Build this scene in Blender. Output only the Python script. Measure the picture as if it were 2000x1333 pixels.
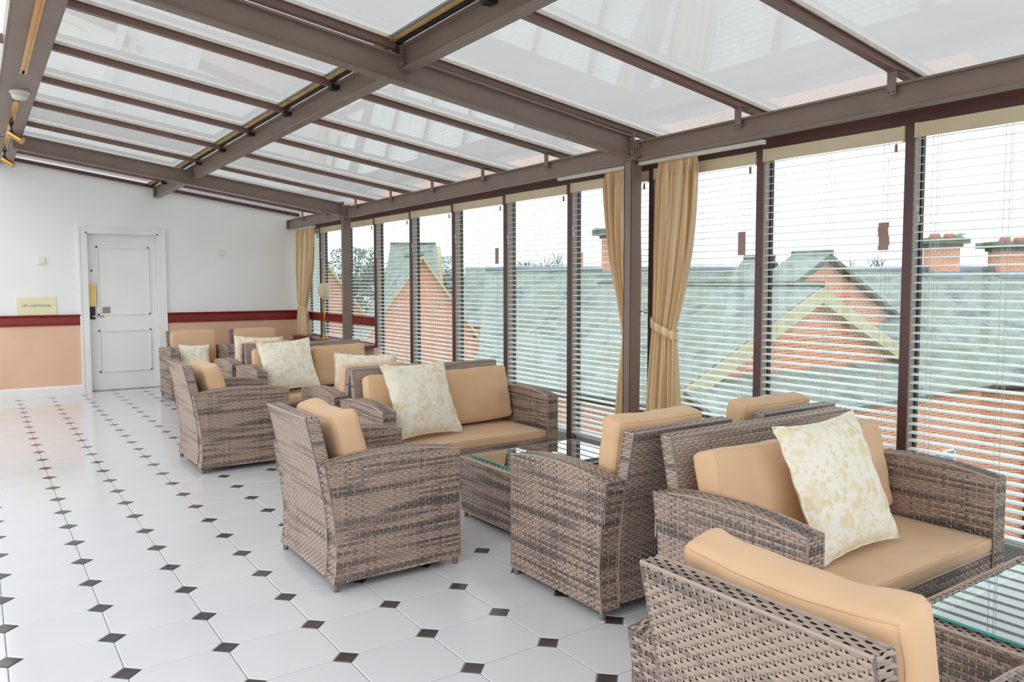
import bpy, math, random
import numpy as np
from mathutils import Vector, Matrix

for o in list(bpy.data.objects):
    bpy.data.objects.remove(o, do_unlink=True)
SC = bpy.context.scene
COL = SC.collection
R = math.radians

# ------------------------------------------------------------------ camera
FPX, YAW, PITCH, PX, PY = 1515.75, 35.50, -3.587, 1029.44, 647.57
CAM = Vector((-0.388, -2.954, 1.361))
cd = bpy.data.cameras.new('camera')
cam = bpy.data.objects.new('camera', cd)
COL.objects.link(cam)
cam.location = CAM
cam.rotation_euler = (R(90 + PITCH), 0, R(-YAW))
cd.sensor_fit = 'HORIZONTAL'
cd.sensor_width = 36
cd.lens = FPX / 2000 * 36
cd.shift_x = (1000 - PX) / 2000
cd.shift_y = (PY - 666.5) / 2000
cd.clip_start = 0.05
cd.clip_end = 400
SC.camera = cam

# ------------------------------------------------------------------ sky, exposure
w = bpy.data.worlds.new('overcast_sky')
SC.world = w
w.use_nodes = True
bg = w.node_tree.nodes['Background']
bg.inputs['Color'].default_value = (0.965, 0.985, 1.0, 1)
bg.inputs['Strength'].default_value = 1.0
SC.view_settings.view_transform = 'Standard'
SC.view_settings.look = 'None'
SC.view_settings.gamma = 1.0
SC.view_settings.use_curve_mapping = False
SC.view_settings.exposure = 1.27

# ------------------------------------------------------------------ materials
def srgb(r, g, b):
    f = lambda c: (c / 255 / 12.92) if c / 255 <= 0.04045 else ((c / 255 + 0.055) / 1.055) ** 2.4
    return (f(r), f(g), f(b), 1)

class NT:
    def __init__(s, name):
        s.m = bpy.data.materials.new(name); s.m.use_nodes = True
        s.t = s.m.node_tree; s.n = s.t.nodes; s.l = s.t.links
        s.b = s.n['Principled BSDF']; s.out = s.n['Material Output']
    def node(s, typ, **kw):
        n = s.n.new(typ)
        for k, v in kw.items():
            if k in n.inputs: n.inputs[k].default_value = v
            else: setattr(n, k, v)
        return n
    def link(s, a, b): s.l.new(a, b)
    def ramp(s, fac, stops):
        r = s.n.new('ShaderNodeValToRGB'); e = r.color_ramp.elements
        while len(e) < len(stops): e.new(0.5)
        for el, (p, c) in zip(e, stops): el.position = p; el.color = c
        s.link(fac, r.inputs['Fac']); return r
    def math(s, op, a, b=None):
        n = s.n.new('ShaderNodeMath'); n.operation = op
        for i, v in enumerate((a, b)):
            if v is None: continue
            if isinstance(v, (int, float)): n.inputs[i].default_value = v
            else: s.link(v, n.inputs[i])
        return n.outputs[0]
    def bump(s, h, strength=0.2, dist=0.01):
        n = s.node('ShaderNodeBump', Strength=strength, Distance=dist)
        s.link(h, n.inputs['Height']); s.link(n.outputs[0], s.b.inputs['Normal'])

def noisy(name, c, c2=None, rough=0.5, scale=6.0, metallic=0.0, bump=0.0, detail=4, spec=0.5, vscale=None):
    k = NT(name)
    c2 = c2 or tuple(x * 0.88 for x in c[:3]) + (1,)
    tc = k.node('ShaderNodeTexCoord')
    no = k.node('ShaderNodeTexNoise', Scale=scale, Detail=detail)
    if vscale:
        mp = k.node('ShaderNodeMapping', Scale=vscale)
        k.link(tc.outputs['Object'], mp.inputs[0]); k.link(mp.outputs[0], no.inputs['Vector'])
    else:
        k.link(tc.outputs['Object'], no.inputs['Vector'])
    r = k.ramp(no.outputs['Fac'], [(0.3, c2), (0.7, c)])
    k.link(r.outputs[0], k.b.inputs['Base Color'])
    k.b.inputs['Roughness'].default_value = rough
    k.b.inputs['Metallic'].default_value = metallic
    k.b.inputs['Specular IOR Level'].default_value = spec
    if bump: k.bump(no.outputs['Fac'], bump, 0.004)
    return k.m

M = {}
M['wall'] = noisy('white_paint', srgb(243, 243, 242), srgb(238, 238, 237), 0.75, 2.0)
M['peach'] = noisy('peach_paint', srgb(232, 192, 166), srgb(226, 184, 157), 0.8, 3.0)
M['gloss_white'] = noisy('gloss_white_paint', srgb(240, 240, 238), srgb(235, 235, 233), 0.35, 3.0)
M['mahogany'] = noisy('mahogany', srgb(146, 34, 28), srgb(112, 22, 20), 0.28, 8, vscale=(1, 1, 14))
M['beam'] = noisy('brown_painted_steel', srgb(138, 119, 110), srgb(129, 110, 102), 0.42, 5)
M['bar'] = noisy('russet_aluminium', srgb(132, 100, 94), srgb(120, 90, 84), 0.35, 5)
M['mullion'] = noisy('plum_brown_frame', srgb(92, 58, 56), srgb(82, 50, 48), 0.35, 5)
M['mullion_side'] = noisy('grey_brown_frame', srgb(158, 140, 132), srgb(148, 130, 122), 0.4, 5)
M['gasket'] = noisy('pale_gasket', srgb(240, 232, 224), srgb(226, 214, 204), 0.6, 20)
M['seal'] = noisy('aged_sealant', srgb(236, 196, 128), srgb(190, 150, 96), 0.6, 9)
M['dark'] = noisy('dark_metal', srgb(40, 38, 36), srgb(28, 26, 25), 0.5, 10)
M['brass'] = noisy('polished_brass', srgb(226, 182, 110), srgb(205, 158, 88), 0.25, 12, metallic=0.85)
M['chrome'] = noisy('brushed_chrome', srgb(215, 215, 215), srgb(190, 190, 190), 0.2, 12, metallic=0.9)
M['white_plastic'] = noisy('white_plastic', srgb(236, 234, 226), srgb(228, 226, 218), 0.45, 8)
M['cream'] = noisy('cream_valance', srgb(222, 208, 178), srgb(214, 198, 166), 0.5, 6)
M['cord'] = noisy('cord', srgb(206, 206, 200), srgb(188, 188, 182), 0.8, 40)
M['tile'] = noisy('white_floor_tile', srgb(219, 219, 222), srgb(214, 215, 218), 0.13, 1.3, spec=0.5)
M['dot'] = noisy('charcoal_floor_tile', srgb(80, 72, 73), srgb(62, 56, 58), 0.13, 14)
M['grout'] = noisy('grout', srgb(150, 142, 138), srgb(126, 118, 116), 0.9, 20)
M['tan'] = None
M['sign'] = noisy('pale_yellow_sign', srgb(238, 230, 196), srgb(233, 224, 186), 0.6, 6)
M['ink'] = noisy('sign_ink', srgb(60, 56, 50), srgb(50, 46, 40), 0.6, 6)
M['tag_yellow'] = noisy('yellow_card', srgb(238, 212, 130), srgb(232, 204, 120), 0.6, 6)
M['tag_brown'] = noisy('card_tag', srgb(168, 142, 132), srgb(156, 130, 120), 0.7, 6)
M['grille'] = noisy('brown_grille', srgb(104, 76, 68), srgb(88, 62, 56), 0.5, 30)
M['tree_bark'] = noisy('bare_twigs', srgb(116, 122, 122), srgb(92, 98, 98), 0.9, 3)
M['ever'] = noisy('foliage', srgb(140, 156, 138), srgb(106, 126, 110), 0.9, 1.2)
M['grass'] = noisy('grass_ground', srgb(128, 142, 112), srgb(104, 120, 98), 0.95, 0.3)
M['stone'] = noisy('sandstone', srgb(208, 196, 158), srgb(186, 174, 140), 0.85, 3)
M['cap_stone'] = noisy('mossy_cap_stone', srgb(126, 128, 112), srgb(90, 96, 84), 0.9, 3)
M['lead'] = noisy('lead_flashing', srgb(146, 158, 166), srgb(128, 142, 152), 0.5, 3)
M['terracotta'] = noisy('terracotta', srgb(190, 116, 92), srgb(168, 98, 78), 0.8, 6)

def fabric(name, c, c2, weave=900):
    k = NT(name)
    tc = k.node('ShaderNodeTexCoord')
    no = k.node('ShaderNodeTexNoise', Scale=5.0, Detail=3.0)
    k.link(tc.outputs['Object'], no.inputs['Vector'])
    r = k.ramp(no.outputs['Fac'], [(0.3, c2), (0.7, c)])
    k.link(r.outputs[0], k.b.inputs['Base Color'])
    k.b.inputs['Roughness'].default_value = 0.85
    k.b.inputs['Sheen Weight'].default_value = 0.15
    n2 = k.node('ShaderNodeTexNoise', Scale=float(weave), Detail=1.0)
    k.link(tc.outputs['Object'], n2.inputs['Vector'])
    k.bump(n2.outputs['Fac'], 0.15, 0.001)
    return k.m
M['tan'] = fabric('tan_canvas', srgb(226, 189, 152), srgb(218, 179, 141))
M['curtain'] = None

def curtain_mat():
    k = NT('gold_striped_curtain')
    uv = k.node('ShaderNodeUVMap')
    sx = k.node('ShaderNodeSeparateXYZ'); k.link(uv.outputs[0], sx.inputs[0])
    wv = k.math('FRACT', k.math('MULTIPLY', sx.outputs[0], 17.0))
    r = k.ramp(wv, [(0.0, srgb(212, 176, 128)), (0.22, srgb(226, 196, 152)), (0.5, srgb(236, 216, 180)), (0.72, srgb(204, 160, 112)), (1.0, srgb(220, 184, 138))])
    k.link(r.outputs[0], k.b.inputs['Base Color'])
    k.b.inputs['Roughness'].default_value = 0.5
    k.b.inputs['Sheen Weight'].default_value = 0.3
    return k.m
M['curtain'] = curtain_mat()

def wicker_mat(name='brown_wicker', stops=None):
    k = NT(name)
    uv = k.node('ShaderNodeUVMap')
    sx = k.node('ShaderNodeSeparateXYZ'); k.link(uv.outputs[0], sx.inputs[0])
    row = k.math('FLOOR', sx.outputs[1])
    # slow bands of rows + variation along the strand
    cb = k.node('ShaderNodeCombineXYZ')
    k.link(k.math('MULTIPLY', sx.outputs[0], 1.5), cb.inputs[0])
    k.link(k.math('MULTIPLY', row, 0.34), cb.inputs[1])
    n1 = k.node('ShaderNodeTexNoise', Scale=1.0, Detail=1.5)
    k.link(cb.outputs[0], n1.inputs['Vector'])
    cb2 = k.node('ShaderNodeCombineXYZ')
    k.link(k.math('MULTIPLY', sx.outputs[0], 0.9), cb2.inputs[0])
    k.link(k.math('MULTIPLY', row, 7.31), cb2.inputs[1])
    n2 = k.node('ShaderNodeTexNoise', Scale=1.0, Detail=2.0)
    k.link(cb2.outputs[0], n2.inputs['Vector'])
    f = k.math('ADD', k.math('MULTIPLY', n1.outputs['Fac'], 0.60), k.math('MULTIPLY', n2.outputs['Fac'], 0.40))
    r = k.ramp(f, stops or [(0.37, srgb(92, 83, 80)), (0.455, srgb(120, 107, 101)), (0.50, srgb(180, 155, 139)), (0.56, srgb(168, 147, 135)), (0.63, srgb(108, 101, 99))])
    k.link(r.outputs[0], k.b.inputs['Base Color'])
    k.b.inputs['Roughness'].default_value = 0.33
    k.b.inputs['Specular IOR Level'].default_value = 0.55
    return k.m
M['wicker'] = wicker_mat()
M['wicker_back'] = wicker_mat('sheen_pale_wicker', [(0.33, srgb(104, 96, 93)), (0.42, srgb(140, 125, 117)), (0.48, srgb(176, 155, 141)), (0.58, srgb(170, 151, 140)), (0.68, srgb(124, 116, 113))])  # backrest wicker: sheen from the left painted in as a paler colour range
M['core'] = noisy('shadow_dark_core', srgb(54, 45, 42), srgb(44, 37, 35), 0.7, 30)  # body behind the strands, coloured dark as painted shadow in the weave gaps

def floral_mat():
    k = NT('cream_floral_print')
    tc = k.node('ShaderNodeTexCoord')
    mp = k.node('ShaderNodeMapping'); k.link(tc.outputs['Object'], mp.inputs[0])
    nz = k.node('ShaderNodeTexNoise', Scale=16.0, Detail=2.0); k.link(mp.outputs[0], nz.inputs['Vector'])
    vm = k.node('ShaderNodeVectorMath', operation='MULTIPLY_ADD')
    vm.inputs[1].default_value = (0.075, 0.075, 0.075)
    k.link(nz.outputs['Color'], vm.inputs[0]); k.link(mp.outputs[0], vm.inputs[2])
    v1 = k.node('ShaderNodeTexVoronoi', Scale=22.0); k.link(vm.outputs[0], v1.inputs['Vector'])
    v2 = k.node('ShaderNodeTexVoronoi', Scale=44.0); k.link(vm.outputs[0], v2.inputs['Vector'])
    big = k.node('ShaderNodeTexNoise', Scale=5.5, Detail=2.0); k.link(mp.outputs[0], big.inputs['Vector'])
    pick = k.ramp(big.outputs['Fac'], [(0.40, (0, 0, 0, 1)), (0.50, (1, 1, 1, 1))])
    fl = k.ramp(v1.outputs['Distance'], [(0.40, (1, 1, 1, 1)), (0.50, (0, 0, 0, 1))])
    lf = k.ramp(v2.outputs['Distance'], [(0.30, (1, 1, 1, 1)), (0.42, (0, 0, 0, 1))])
    v3 = k.node('ShaderNodeTexVoronoi', Scale=13.0, feature='DISTANCE_TO_EDGE'); k.link(vm.outputs[0], v3.inputs['Vector'])
    st = k.ramp(v3.outputs['Distance'], [(0.012, (0.7, 0.7, 0.7, 1)), (0.03, (0, 0, 0, 1))])
    a = k.math('MAXIMUM', k.math('MULTIPLY', fl.outputs[0], pick.outputs[0]), k.math('MULTIPLY', lf.outputs[0], k.math('SUBTRACT', 1.0, k.math('MULTIPLY', pick.outputs[0], 0.5))))
    a = k.math('MAXIMUM', k.math('MULTIPLY', a, 0.62), k.math('MULTIPLY', st.outputs[0], 0.38))
    n3 = k.node('ShaderNodeTexNoise', Scale=9.0); k.link(mp.outputs[0], n3.inputs['Vector'])
    gold = k.ramp(n3.outputs['Fac'], [(0.35, srgb(226, 196, 136)), (0.65, srgb(238, 220, 168))])
    mx = k.node('ShaderNodeMixRGB'); mx.inputs[1].default_value = srgb(244, 240, 228)
    k.link(a, mx.inputs[0]); k.link(gold.outputs[0], mx.inputs[2])
    k.link(mx.outputs[0], k.b.inputs['Base Color'])
    k.b.inputs['Roughness'].default_value = 0.8
    return k.m
M['floral'] = floral_mat()

def glass_mat(name, tint, refl=1.0, rough=0.0, haze=0.0, haze_col=(0.8, 0.8, 0.8, 1), dirt=False):
    k = NT(name)
    k.n.remove(k.b)
    tr = k.node('ShaderNodeBsdfTransparent', Color=tint)
    gl = k.node('ShaderNodeBsdfGlossy', Color=(1, 1, 1, 1), Roughness=rough)
    lw = k.node('ShaderNodeLayerWeight', Blend=0.5)
    fr = k.math('ADD', k.math('MULTIPLY', k.math('POWER', lw.outputs['Facing'], 5.0), 0.93), 0.07)
    body = tr.outputs[0]
    if haze:
        tl = k.node('ShaderNodeBsdfTranslucent', Color=haze_col)
        mh = k.node('ShaderNodeMixShader', Fac=haze)
        if dirt:
            tc = k.node('ShaderNodeTexCoord')
            no = k.node('ShaderNodeTexNoise', Scale=2.6, Detail=6.0)
            k.link(tc.outputs['Object'], no.inputs['Vector'])
            vo = k.node('ShaderNodeTexVoronoi', Scale=14.0)
            k.link(tc.outputs['Object'], vo.inputs['Vector'])
            sp = k.ramp(vo.outputs['Distance'], [(0.03, (1, 1, 1, 1)), (0.06, (0, 0, 0, 1))])
            gr = k.ramp(no.outputs['Fac'], [(0.35, (haze - 0.08,) * 3 + (1,)), (0.75, (haze + 0.10,) * 3 + (1,))])
            k.link(k.math('ADD', gr.outputs[0], k.math('MULTIPLY', sp.outputs[0], 0.12)), mh.inputs[0])
        k.link(tr.outputs[0], mh.inputs[1]); k.link(tl.outputs[0], mh.inputs[2]); body = mh.outputs[0]
    mx = k.node('ShaderNodeMixShader')
    k.link(k.math('MULTIPLY', fr, refl), mx.inputs[0])
    k.link(body, mx.inputs[1]); k.link(gl.outputs[0], mx.inputs[2])
    k.link(mx.outputs[0], k.out.inputs['Surface'])
    return k.m
M['roof_glass'] = glass_mat('hazy_roof_glazing', (0.27, 0.275, 0.275, 1), 1.0, 0.02, 0.35, (0.35, 0.35, 0.345, 1), dirt=True)
M['window_glass'] = glass_mat('window_glass', (0.69, 0.765, 0.775, 1), 0.6)
M['clear_glass'] = glass_mat('clear_glass', (0.97, 0.98, 0.98, 1), 0.6)
M['table_glass'] = glass_mat('greenish_table_glass', (0.78, 0.94, 0.92, 1), 1.9)
M['glass_edge'] = noisy('green_glass_edge', srgb(90, 190, 175), srgb(70, 170, 158), 0.15, 8)

def slat_mat():
    k = NT('white_blind_slat')
    k.b.inputs['Base Color'].default_value = srgb(246, 250, 248)
    k.b.inputs['Roughness'].default_value = 0.4
    tc = k.node('ShaderNodeTexCoord')
    no = k.node('ShaderNodeTexNoise', Scale=4.0); k.link(tc.outputs['Object'], no.inputs['Vector'])
    r = k.ramp(no.outputs['Fac'], [(0.3, srgb(243, 248, 246)), (0.7, srgb(249, 252, 251))])
    k.link(r.outputs[0], k.b.inputs['Base Color'])
    return k.m
M['slat'] = slat_mat()

def brick_mat():
    k = NT('red_brickwork')
    tc = k.node('ShaderNodeTexCoord')
    sx = k.node('ShaderNodeSeparateXYZ'); k.link(tc.outputs['Object'], sx.inputs[0])
    cb = k.node('ShaderNodeCombineXYZ')
    k.link(k.math('ADD', sx.outputs[0], sx.outputs[1]), cb.inputs[0]); k.link(sx.outputs[2], cb.inputs[1])
    br = k.node('ShaderNodeTexBrick', Scale=1.0)
    br.inputs['Color1'].default_value = srgb(224, 144, 110); br.inputs['Color2'].default_value = srgb(208, 122, 92)
    br.inputs['Mortar'].default_value = srgb(222, 196, 174)
    br.inputs['Mortar Size'].default_value = 0.012
    br.inputs['Brick Width'].default_value = 0.24; br.inputs['Row Height'].default_value = 0.085
    k.link(cb.outputs[0], br.inputs['Vector']); k.link(br.outputs['Color'], k.b.inputs['Base Color'])
    k.b.inputs['Roughness'].default_value = 0.9
    return k.m
M['brick'] = brick_mat()

def slate_mat():
    k = NT('weathered_slate_roof')
    uv = k.node('ShaderNodeUVMap')
    br = k.node('ShaderNodeTexBrick', Scale=1.0)
    br.inputs['Color1'].default_value = srgb(148, 158, 154); br.inputs['Color2'].default_value = srgb(112, 124, 122)
    br.inputs['Mortar'].default_value = srgb(70, 76, 76)
    br.inputs['Mortar Size'].default_value = 0.016
    br.inputs['Brick Width'].default_value = 0.34; br.inputs['Row Height'].default_value = 0.22
    k.link(uv.outputs[0], br.inputs['Vector'])
    no = k.node('ShaderNodeTexNoise', Scale=0.9, Detail=6.0)
    k.link(uv.outputs[0], no.inputs['Vector'])
    r = k.ramp(no.outputs['Fac'], [(0.34, srgb(92, 102, 100)), (0.48, srgb(158, 168, 160)), (0.66, srgb(140, 142, 114))])
    mx = k.node('ShaderNodeMixRGB', blend_type='MIX'); mx.inputs[0].default_value = 0.55
    k.link(br.outputs['Color'], mx.inputs[1]); k.link(r.outputs[0], mx.inputs[2])
    k.link(mx.outputs[0], k.b.inputs['Base Color'])
    k.b.inputs['Roughness'].default_value = 0.75
    return k.m
M['slate'] = slate_mat()

def perf_mat():
    k = NT('white_perforated_panel')
    tc = k.node('ShaderNodeTexCoord')
    vo = k.node('ShaderNodeTexVoronoi', Scale=110.0, Randomness=0.0); k.link(tc.outputs['Object'], vo.inputs['Vector'])
    r = k.ramp(vo.outputs['Distance'], [(0.28, srgb(130, 136, 140)), (0.36, srgb(228, 230, 230))])
    k.link(r.outputs[0], k.b.inputs['Base Color']); k.b.inputs['Roughness'].default_value = 0.5
    return k.m
M['perf'] = perf_mat()

# ------------------------------------------------------------------ mesh helpers
class MB:
    def __init__(s): s.v = []; s.f = []; s.uv = []; s.mi = []; s.smooth = []
    def add(s, verts, faces, uvs=None, mi=0, smooth=False):
        b = len(s.v); s.v += [tuple(p) for p in verts]
        for i, f in enumerate(faces):
            s.f.append([b + a for a in f]); s.mi.append(mi); s.smooth.append(smooth)
            s.uv += ([tuple(uvs[a]) for a in f] if uvs else [(0, 0)] * len(f))
        return s
    def box(s, x0, x1, y0, y1, z0, z1, mi=0):
        v = [(x, y, z) for x in (x0, x1) for y in (y0, y1) for z in (z0, z1)]
        f = [(0, 1, 3, 2), (4, 6, 7, 5), (0, 4, 5, 1), (2, 3, 7, 6), (0, 2, 6, 4), (1, 5, 7, 3)]
        return s.add(v, f, mi=mi)
    def bar(s, p0, p1, a0, a1, z0, z1, mi=0):
        # straight member from p0 to p1; a = sideways offset (horizontal), z = vertical offset (sheared on slopes)
        p0, p1 = Vector(p0), Vector(p1); d = (p1 - p0); d.z = 0; d.normalize()
        n = Vector((-d.y, d.x, 0))
        v = [p + n * a + Vector((0, 0, z)) for p in (p0, p1) for a in (a0, a1) for z in (z0, z1)]
        f = [(0, 1, 3, 2), (4, 6, 7, 5), (0, 4, 5, 1), (2, 3, 7, 6), (0, 2, 6, 4), (1, 5, 7, 3)]
        return s.add(v, f, mi=mi)
    def tube(s, pts, r, n=8, mi=0, cap=True, row=None):
        pts = [Vector(p) for p in pts]; rs = r if isinstance(r, (list, tuple)) else [r] * len(pts)
        vs = []; fs = []
        for i, p in enumerate(pts):
            t = (pts[min(i + 1, len(pts) - 1)] - pts[max(i - 1, 0)]).normalized()
            up = Vector((0, 0, 1)) if abs(t.z) < 0.95 else Vector((1, 0, 0))
            a = t.cross(up).normalized(); b = t.cross(a).normalized()
            for k in range(n):
                q = 2 * math.pi * k / n; vs.append(p + (a * math.cos(q) + b * math.sin(q)) * rs[i])
        for i in range(len(pts) - 1):
            for k in range(n):
                fs.append((i * n + k, i * n + (k + 1) % n, (i + 1) * n + (k + 1) % n, (i + 1) * n + k))
        if cap: fs += [tuple(range(n)), tuple((len(pts) - 1) * n + k for k in range(n))[::-1]]
        uv = None if row is None else [((i // n) * .07, row + .5) for i in range(len(vs))]
        return s.add(vs, fs, uv, mi=mi, smooth=n > 6)
    def lathe(s, prof, c=(0, 0, 0), n=20, mi=0, axis=None):
        c = Vector(c); vs = []; fs = []
        for (r, z) in prof:
            for k in range(n):
                q = 2 * math.pi * k / n; p = Vector((r * math.cos(q), r * math.sin(q), z))
                if axis is not None: p = axis @ p
                vs.append(c + p)
        for i in range(len(prof) - 1):
            for k in range(n): fs.append((i * n + k, i * n + (k + 1) % n, (i + 1) * n + (k + 1) % n, (i + 1) * n + k))
        fs += [tuple(range(n))[::-1], tuple((len(prof) - 1) * n + k for k in range(n))]
        return s.add(vs, fs, mi=mi, smooth=True)
    def prism(s, poly, axis, a0, a1, mi=0):
        # poly: list of 2D points in the plane normal to axis ('x': (y,z), 'y': (x,z), 'z': (x,y)), extruded a0..a1
        mk = {'x': lambda p, a: (a, p[0], p[1]), 'y': lambda p, a: (p[0], a, p[1]), 'z': lambda p, a: (p[0], p[1], a)}[axis]
        n = len(poly); v = [mk(p, a0) for p in poly] + [mk(p, a1) for p in poly]
        f = [tuple(range(n)), tuple(range(n, 2 * n))[::-1]] + [(i, i + n, (i + 1) % n + n, (i + 1) % n) for i in range(n)]
        return s.add(v, f, mi=mi)
    def mesh(s, name, mats):
        me = bpy.data.meshes.new(name); me.from_pydata(s.v, [], s.f)
        for m in (mats if isinstance(mats, (list, tuple)) else [mats]): me.materials.append(M[m])
        me.polygons.foreach_set('material_index', s.mi)
        me.polygons.foreach_set('use_smooth', s.smooth)
        ul = me.uv_layers.new(name='UVMap')
        ul.data.foreach_set('uv', np.array(s.uv, dtype=np.float32).ravel())
        me.update()
        import bmesh
        bm = bmesh.new(); bm.from_mesh(me); bmesh.ops.recalc_face_normals(bm, faces=bm.faces); bm.to_mesh(me); bm.free()
        return me
    def build(s, name, mats, parent=None, loc=None, rot=None):
        return link(name, s.mesh(name, mats), parent, loc, rot)

def link(name, me, parent=None, loc=None, rot=None):
    o = bpy.data.objects.new(name, me); COL.objects.link(o)
    if parent is not None: o.parent = parent
    if loc is not None: o.location = loc
    if rot is not None: o.rotation_euler = rot
    return o
def tag(o, label=None, cat=None, group=None, kind=None):
    if label: o['label'] = label
    if cat: o['category'] = cat
    if group: o['group'] = group
    if kind: o['kind'] = kind
    return o
def empty(name, loc=(0, 0, 0), rz=0.0):
    o = bpy.data.objects.new(name, None); COL.objects.link(o); o.location = loc; o.rotation_euler = (0, 0, rz)
    o.empty_display_size = 0.1
    return o
def copy_tree(o, parent=None):
    c = o.copy(); COL.objects.link(c); c.parent = parent
    for ch in list(o.children): copy_tree(ch, c)
    return c

# ------------------------------------------------------------------ room dimensions
XM = 3.50        # inner face of the window mullions
XG = 3.585       # glass
YB = 7.98        # far wall
XL = -2.45       # left wall
YF = -5.0        # wall behind the camera
PITCHW = 0.92
MUL = [1.0 + PITCHW * k for k in range(-6, 7)] + [7.38]      # mullion centres
SL = 0.143       # roof slope
def sag(y): return -0.0075 * (y - 0.94)                       # the old roof falls a little towards the far wall
def zbar(x, y): return 2.362 + SL * (3.24 - x) + sag(y)       # underside of the glazing bars

# ------------------------------------------------------------------ floor
T = 0.335; H = 0.049; G = 0.0016
fl = MB().box(XL, XG + 0.1, YF, YB + 0.2, -0.06, -0.003).build('floor', 'grout'); tag(fl, 'white octagon tiled floor with small charcoal corner tiles', kind='structure')
def octa(h, sx=1.0):
    a = T / 2 - G; b = a - h
    p = [(-b, -a), (b, -a), (a, -b), (a, b), (b, a), (-b, a), (-a, b), (-a, -b)]
    e = 0.0025
    mb = MB(); n = 8
    q = [(x * (1 - e / a), y * (1 - e / a)) for x, y in p]
    v = [(x, y, 0) for x, y in q] + [(x, y, -0.002) for x, y in p] + [(x, y, -0.01) for x, y in p]
    f = [tuple(range(8))] + [(i, i + 8, (i + 1) % 8 + 8, (i + 1) % 8) for i in range(8)] + [(i + 8, i + 16, (i + 1) % 8 + 16, (i + 1) % 8 + 8) for i in range(8)]
    return mb.add(v, f)
def dia(h):
    h -= G * 1.4; v = []; 
    for s_, z in ((0.95, 0), (1, -0.002), (1, -0.01)): v += [(h * s_, 0, z), (0, h * s_, z), (-h * s_, 0, z), (0, -h * s_, z)]
    f = [(0, 1, 2, 3)] + [(i, i + 4, (i + 1) % 4 + 4, (i + 1) % 4) for i in range(4)] + [(i + 4, i + 8, (i + 1) % 4 + 8, (i + 1) % 4 + 4) for i in range(4)]
    return MB().add(v, f)
fw = Vector((math.sin(R(YAW)), math.cos(R(YAW)), 0)); rt = Vector((math.cos(R(YAW)), -math.sin(R(YAW)), 0))
def view_rank(x, y):
    d = Vector((x, y, 0)) - CAM; z = d.dot(fw); a = d.dot(rt)
    if z < 0.3: return 1e3 + abs(z)
    px = PX + FPX * a / z; py = 553 + FPX * 1.361 / z
    if px < -160 or px > 2160 or py > 1480: return 500 + d.length
    return d.length
def lay(name, mb, mat, pts):
    me = mb.mesh(name, mat); pts = sorted(pts, key=lambda p: view_rank(*p))
    for (x, y) in pts[:295]: link(name, me, fl, (x, y, 0))
    rest = MB()
    for (x, y) in pts[295:]: rest.add([(a + x, b + y, c) for a, b, c in mb.v], mb.f)
    if rest.v: tag(rest.build(name + '_field', mat, fl), kind='stuff')
pts8 = [((i + .5) * T, (j + .5) * T) for i in range(-8, 11) for j in range(-15, 24)]
pts8 = [p for p in pts8 if XL + .1 < p[0] < XG - .10 and YF + .1 < p[1] < YB - 0.05]
lay('octagon_tile', octa(H), 'tile', pts8)
pts4 = [(i * T, j * T) for i in range(-8, 11) for j in range(-15, 24)]
pts4 = [p for p in pts4 if XL + .05 < p[0] < XG - .05 and YF + .05 < p[1] < YB - 0.05]
lay('corner_tile', dia(H), 'dot', pts4)

# ------------------------------------------------------------------ far wall with door
def wtop(x): return zbar(max(x, -0.06), YB) + (0.0 if x > -0.06 else -SL * (-0.06 - x)) + 0.066
DX0, DX1, DZ = 0.755, 1.575, 1.985
wl = MB()
wl.prism([(XL, 0), (DX0, 0), (DX0, wtop(DX0)), (-0.06, wtop(-0.06)), (XL, wtop(XL))], 'y', YB, YB + 0.2)
wl.prism([(DX0, DZ), (DX1, DZ), (DX1, wtop(DX1)), (DX0, wtop(DX0))], 'y', YB, YB + 0.2)
wl.prism([(DX1, 0), (XG + 0.15, 0), (XG + 0.15, wtop(XG + 0.15)), (DX1, wtop(DX1))], 'y', YB, YB + 0.2)
wall_back = tag(wl.build('wall_back', 'wall'), 'white painted far wall with peach lower part and mahogany rail', kind='structure')
for (a, b) in ((XL, 0.685), (1.655, XM - 0.03)):
    MB().box(a, b, YB - 0.006, YB, 0.0, 0.86).build('peach_panel', 'peach', wall_back)
k = 0
for (a, b) in ((XL, 0.684), (1.656, XM - 0.03)):
    k += 1
    mb = MB()
    mb.prism([(YB - .006, .842), (YB - .022, .842), (YB - .026, .852), (YB - .022, .864), (YB - .014, .868), (YB - .014, .944), (YB - .022, .950), (YB - .032, .958), (YB - .034, .970), (YB - .006, .974)], 'x', a, b)
    tag(mb.build('trim_%d' % k, 'mahogany'), 'dark red mahogany dado rail on the far wall ' + ('left of the door' if k == 1 else 'right of the door'), kind='structure')
for nm, a, b in (('baseboard_back', XL, 0.684), ('baseboard_right', 1.656, XM - 0.03)):
    tag(MB().prism([(YB - .006, 0), (YB - .028, 0), (YB - .028, .088), (YB - .018, .104), (YB - .006, .108)], 'x', a, b).build(nm, 'gloss_white'), 'white skirting board along the far wall', kind='structure')
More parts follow.
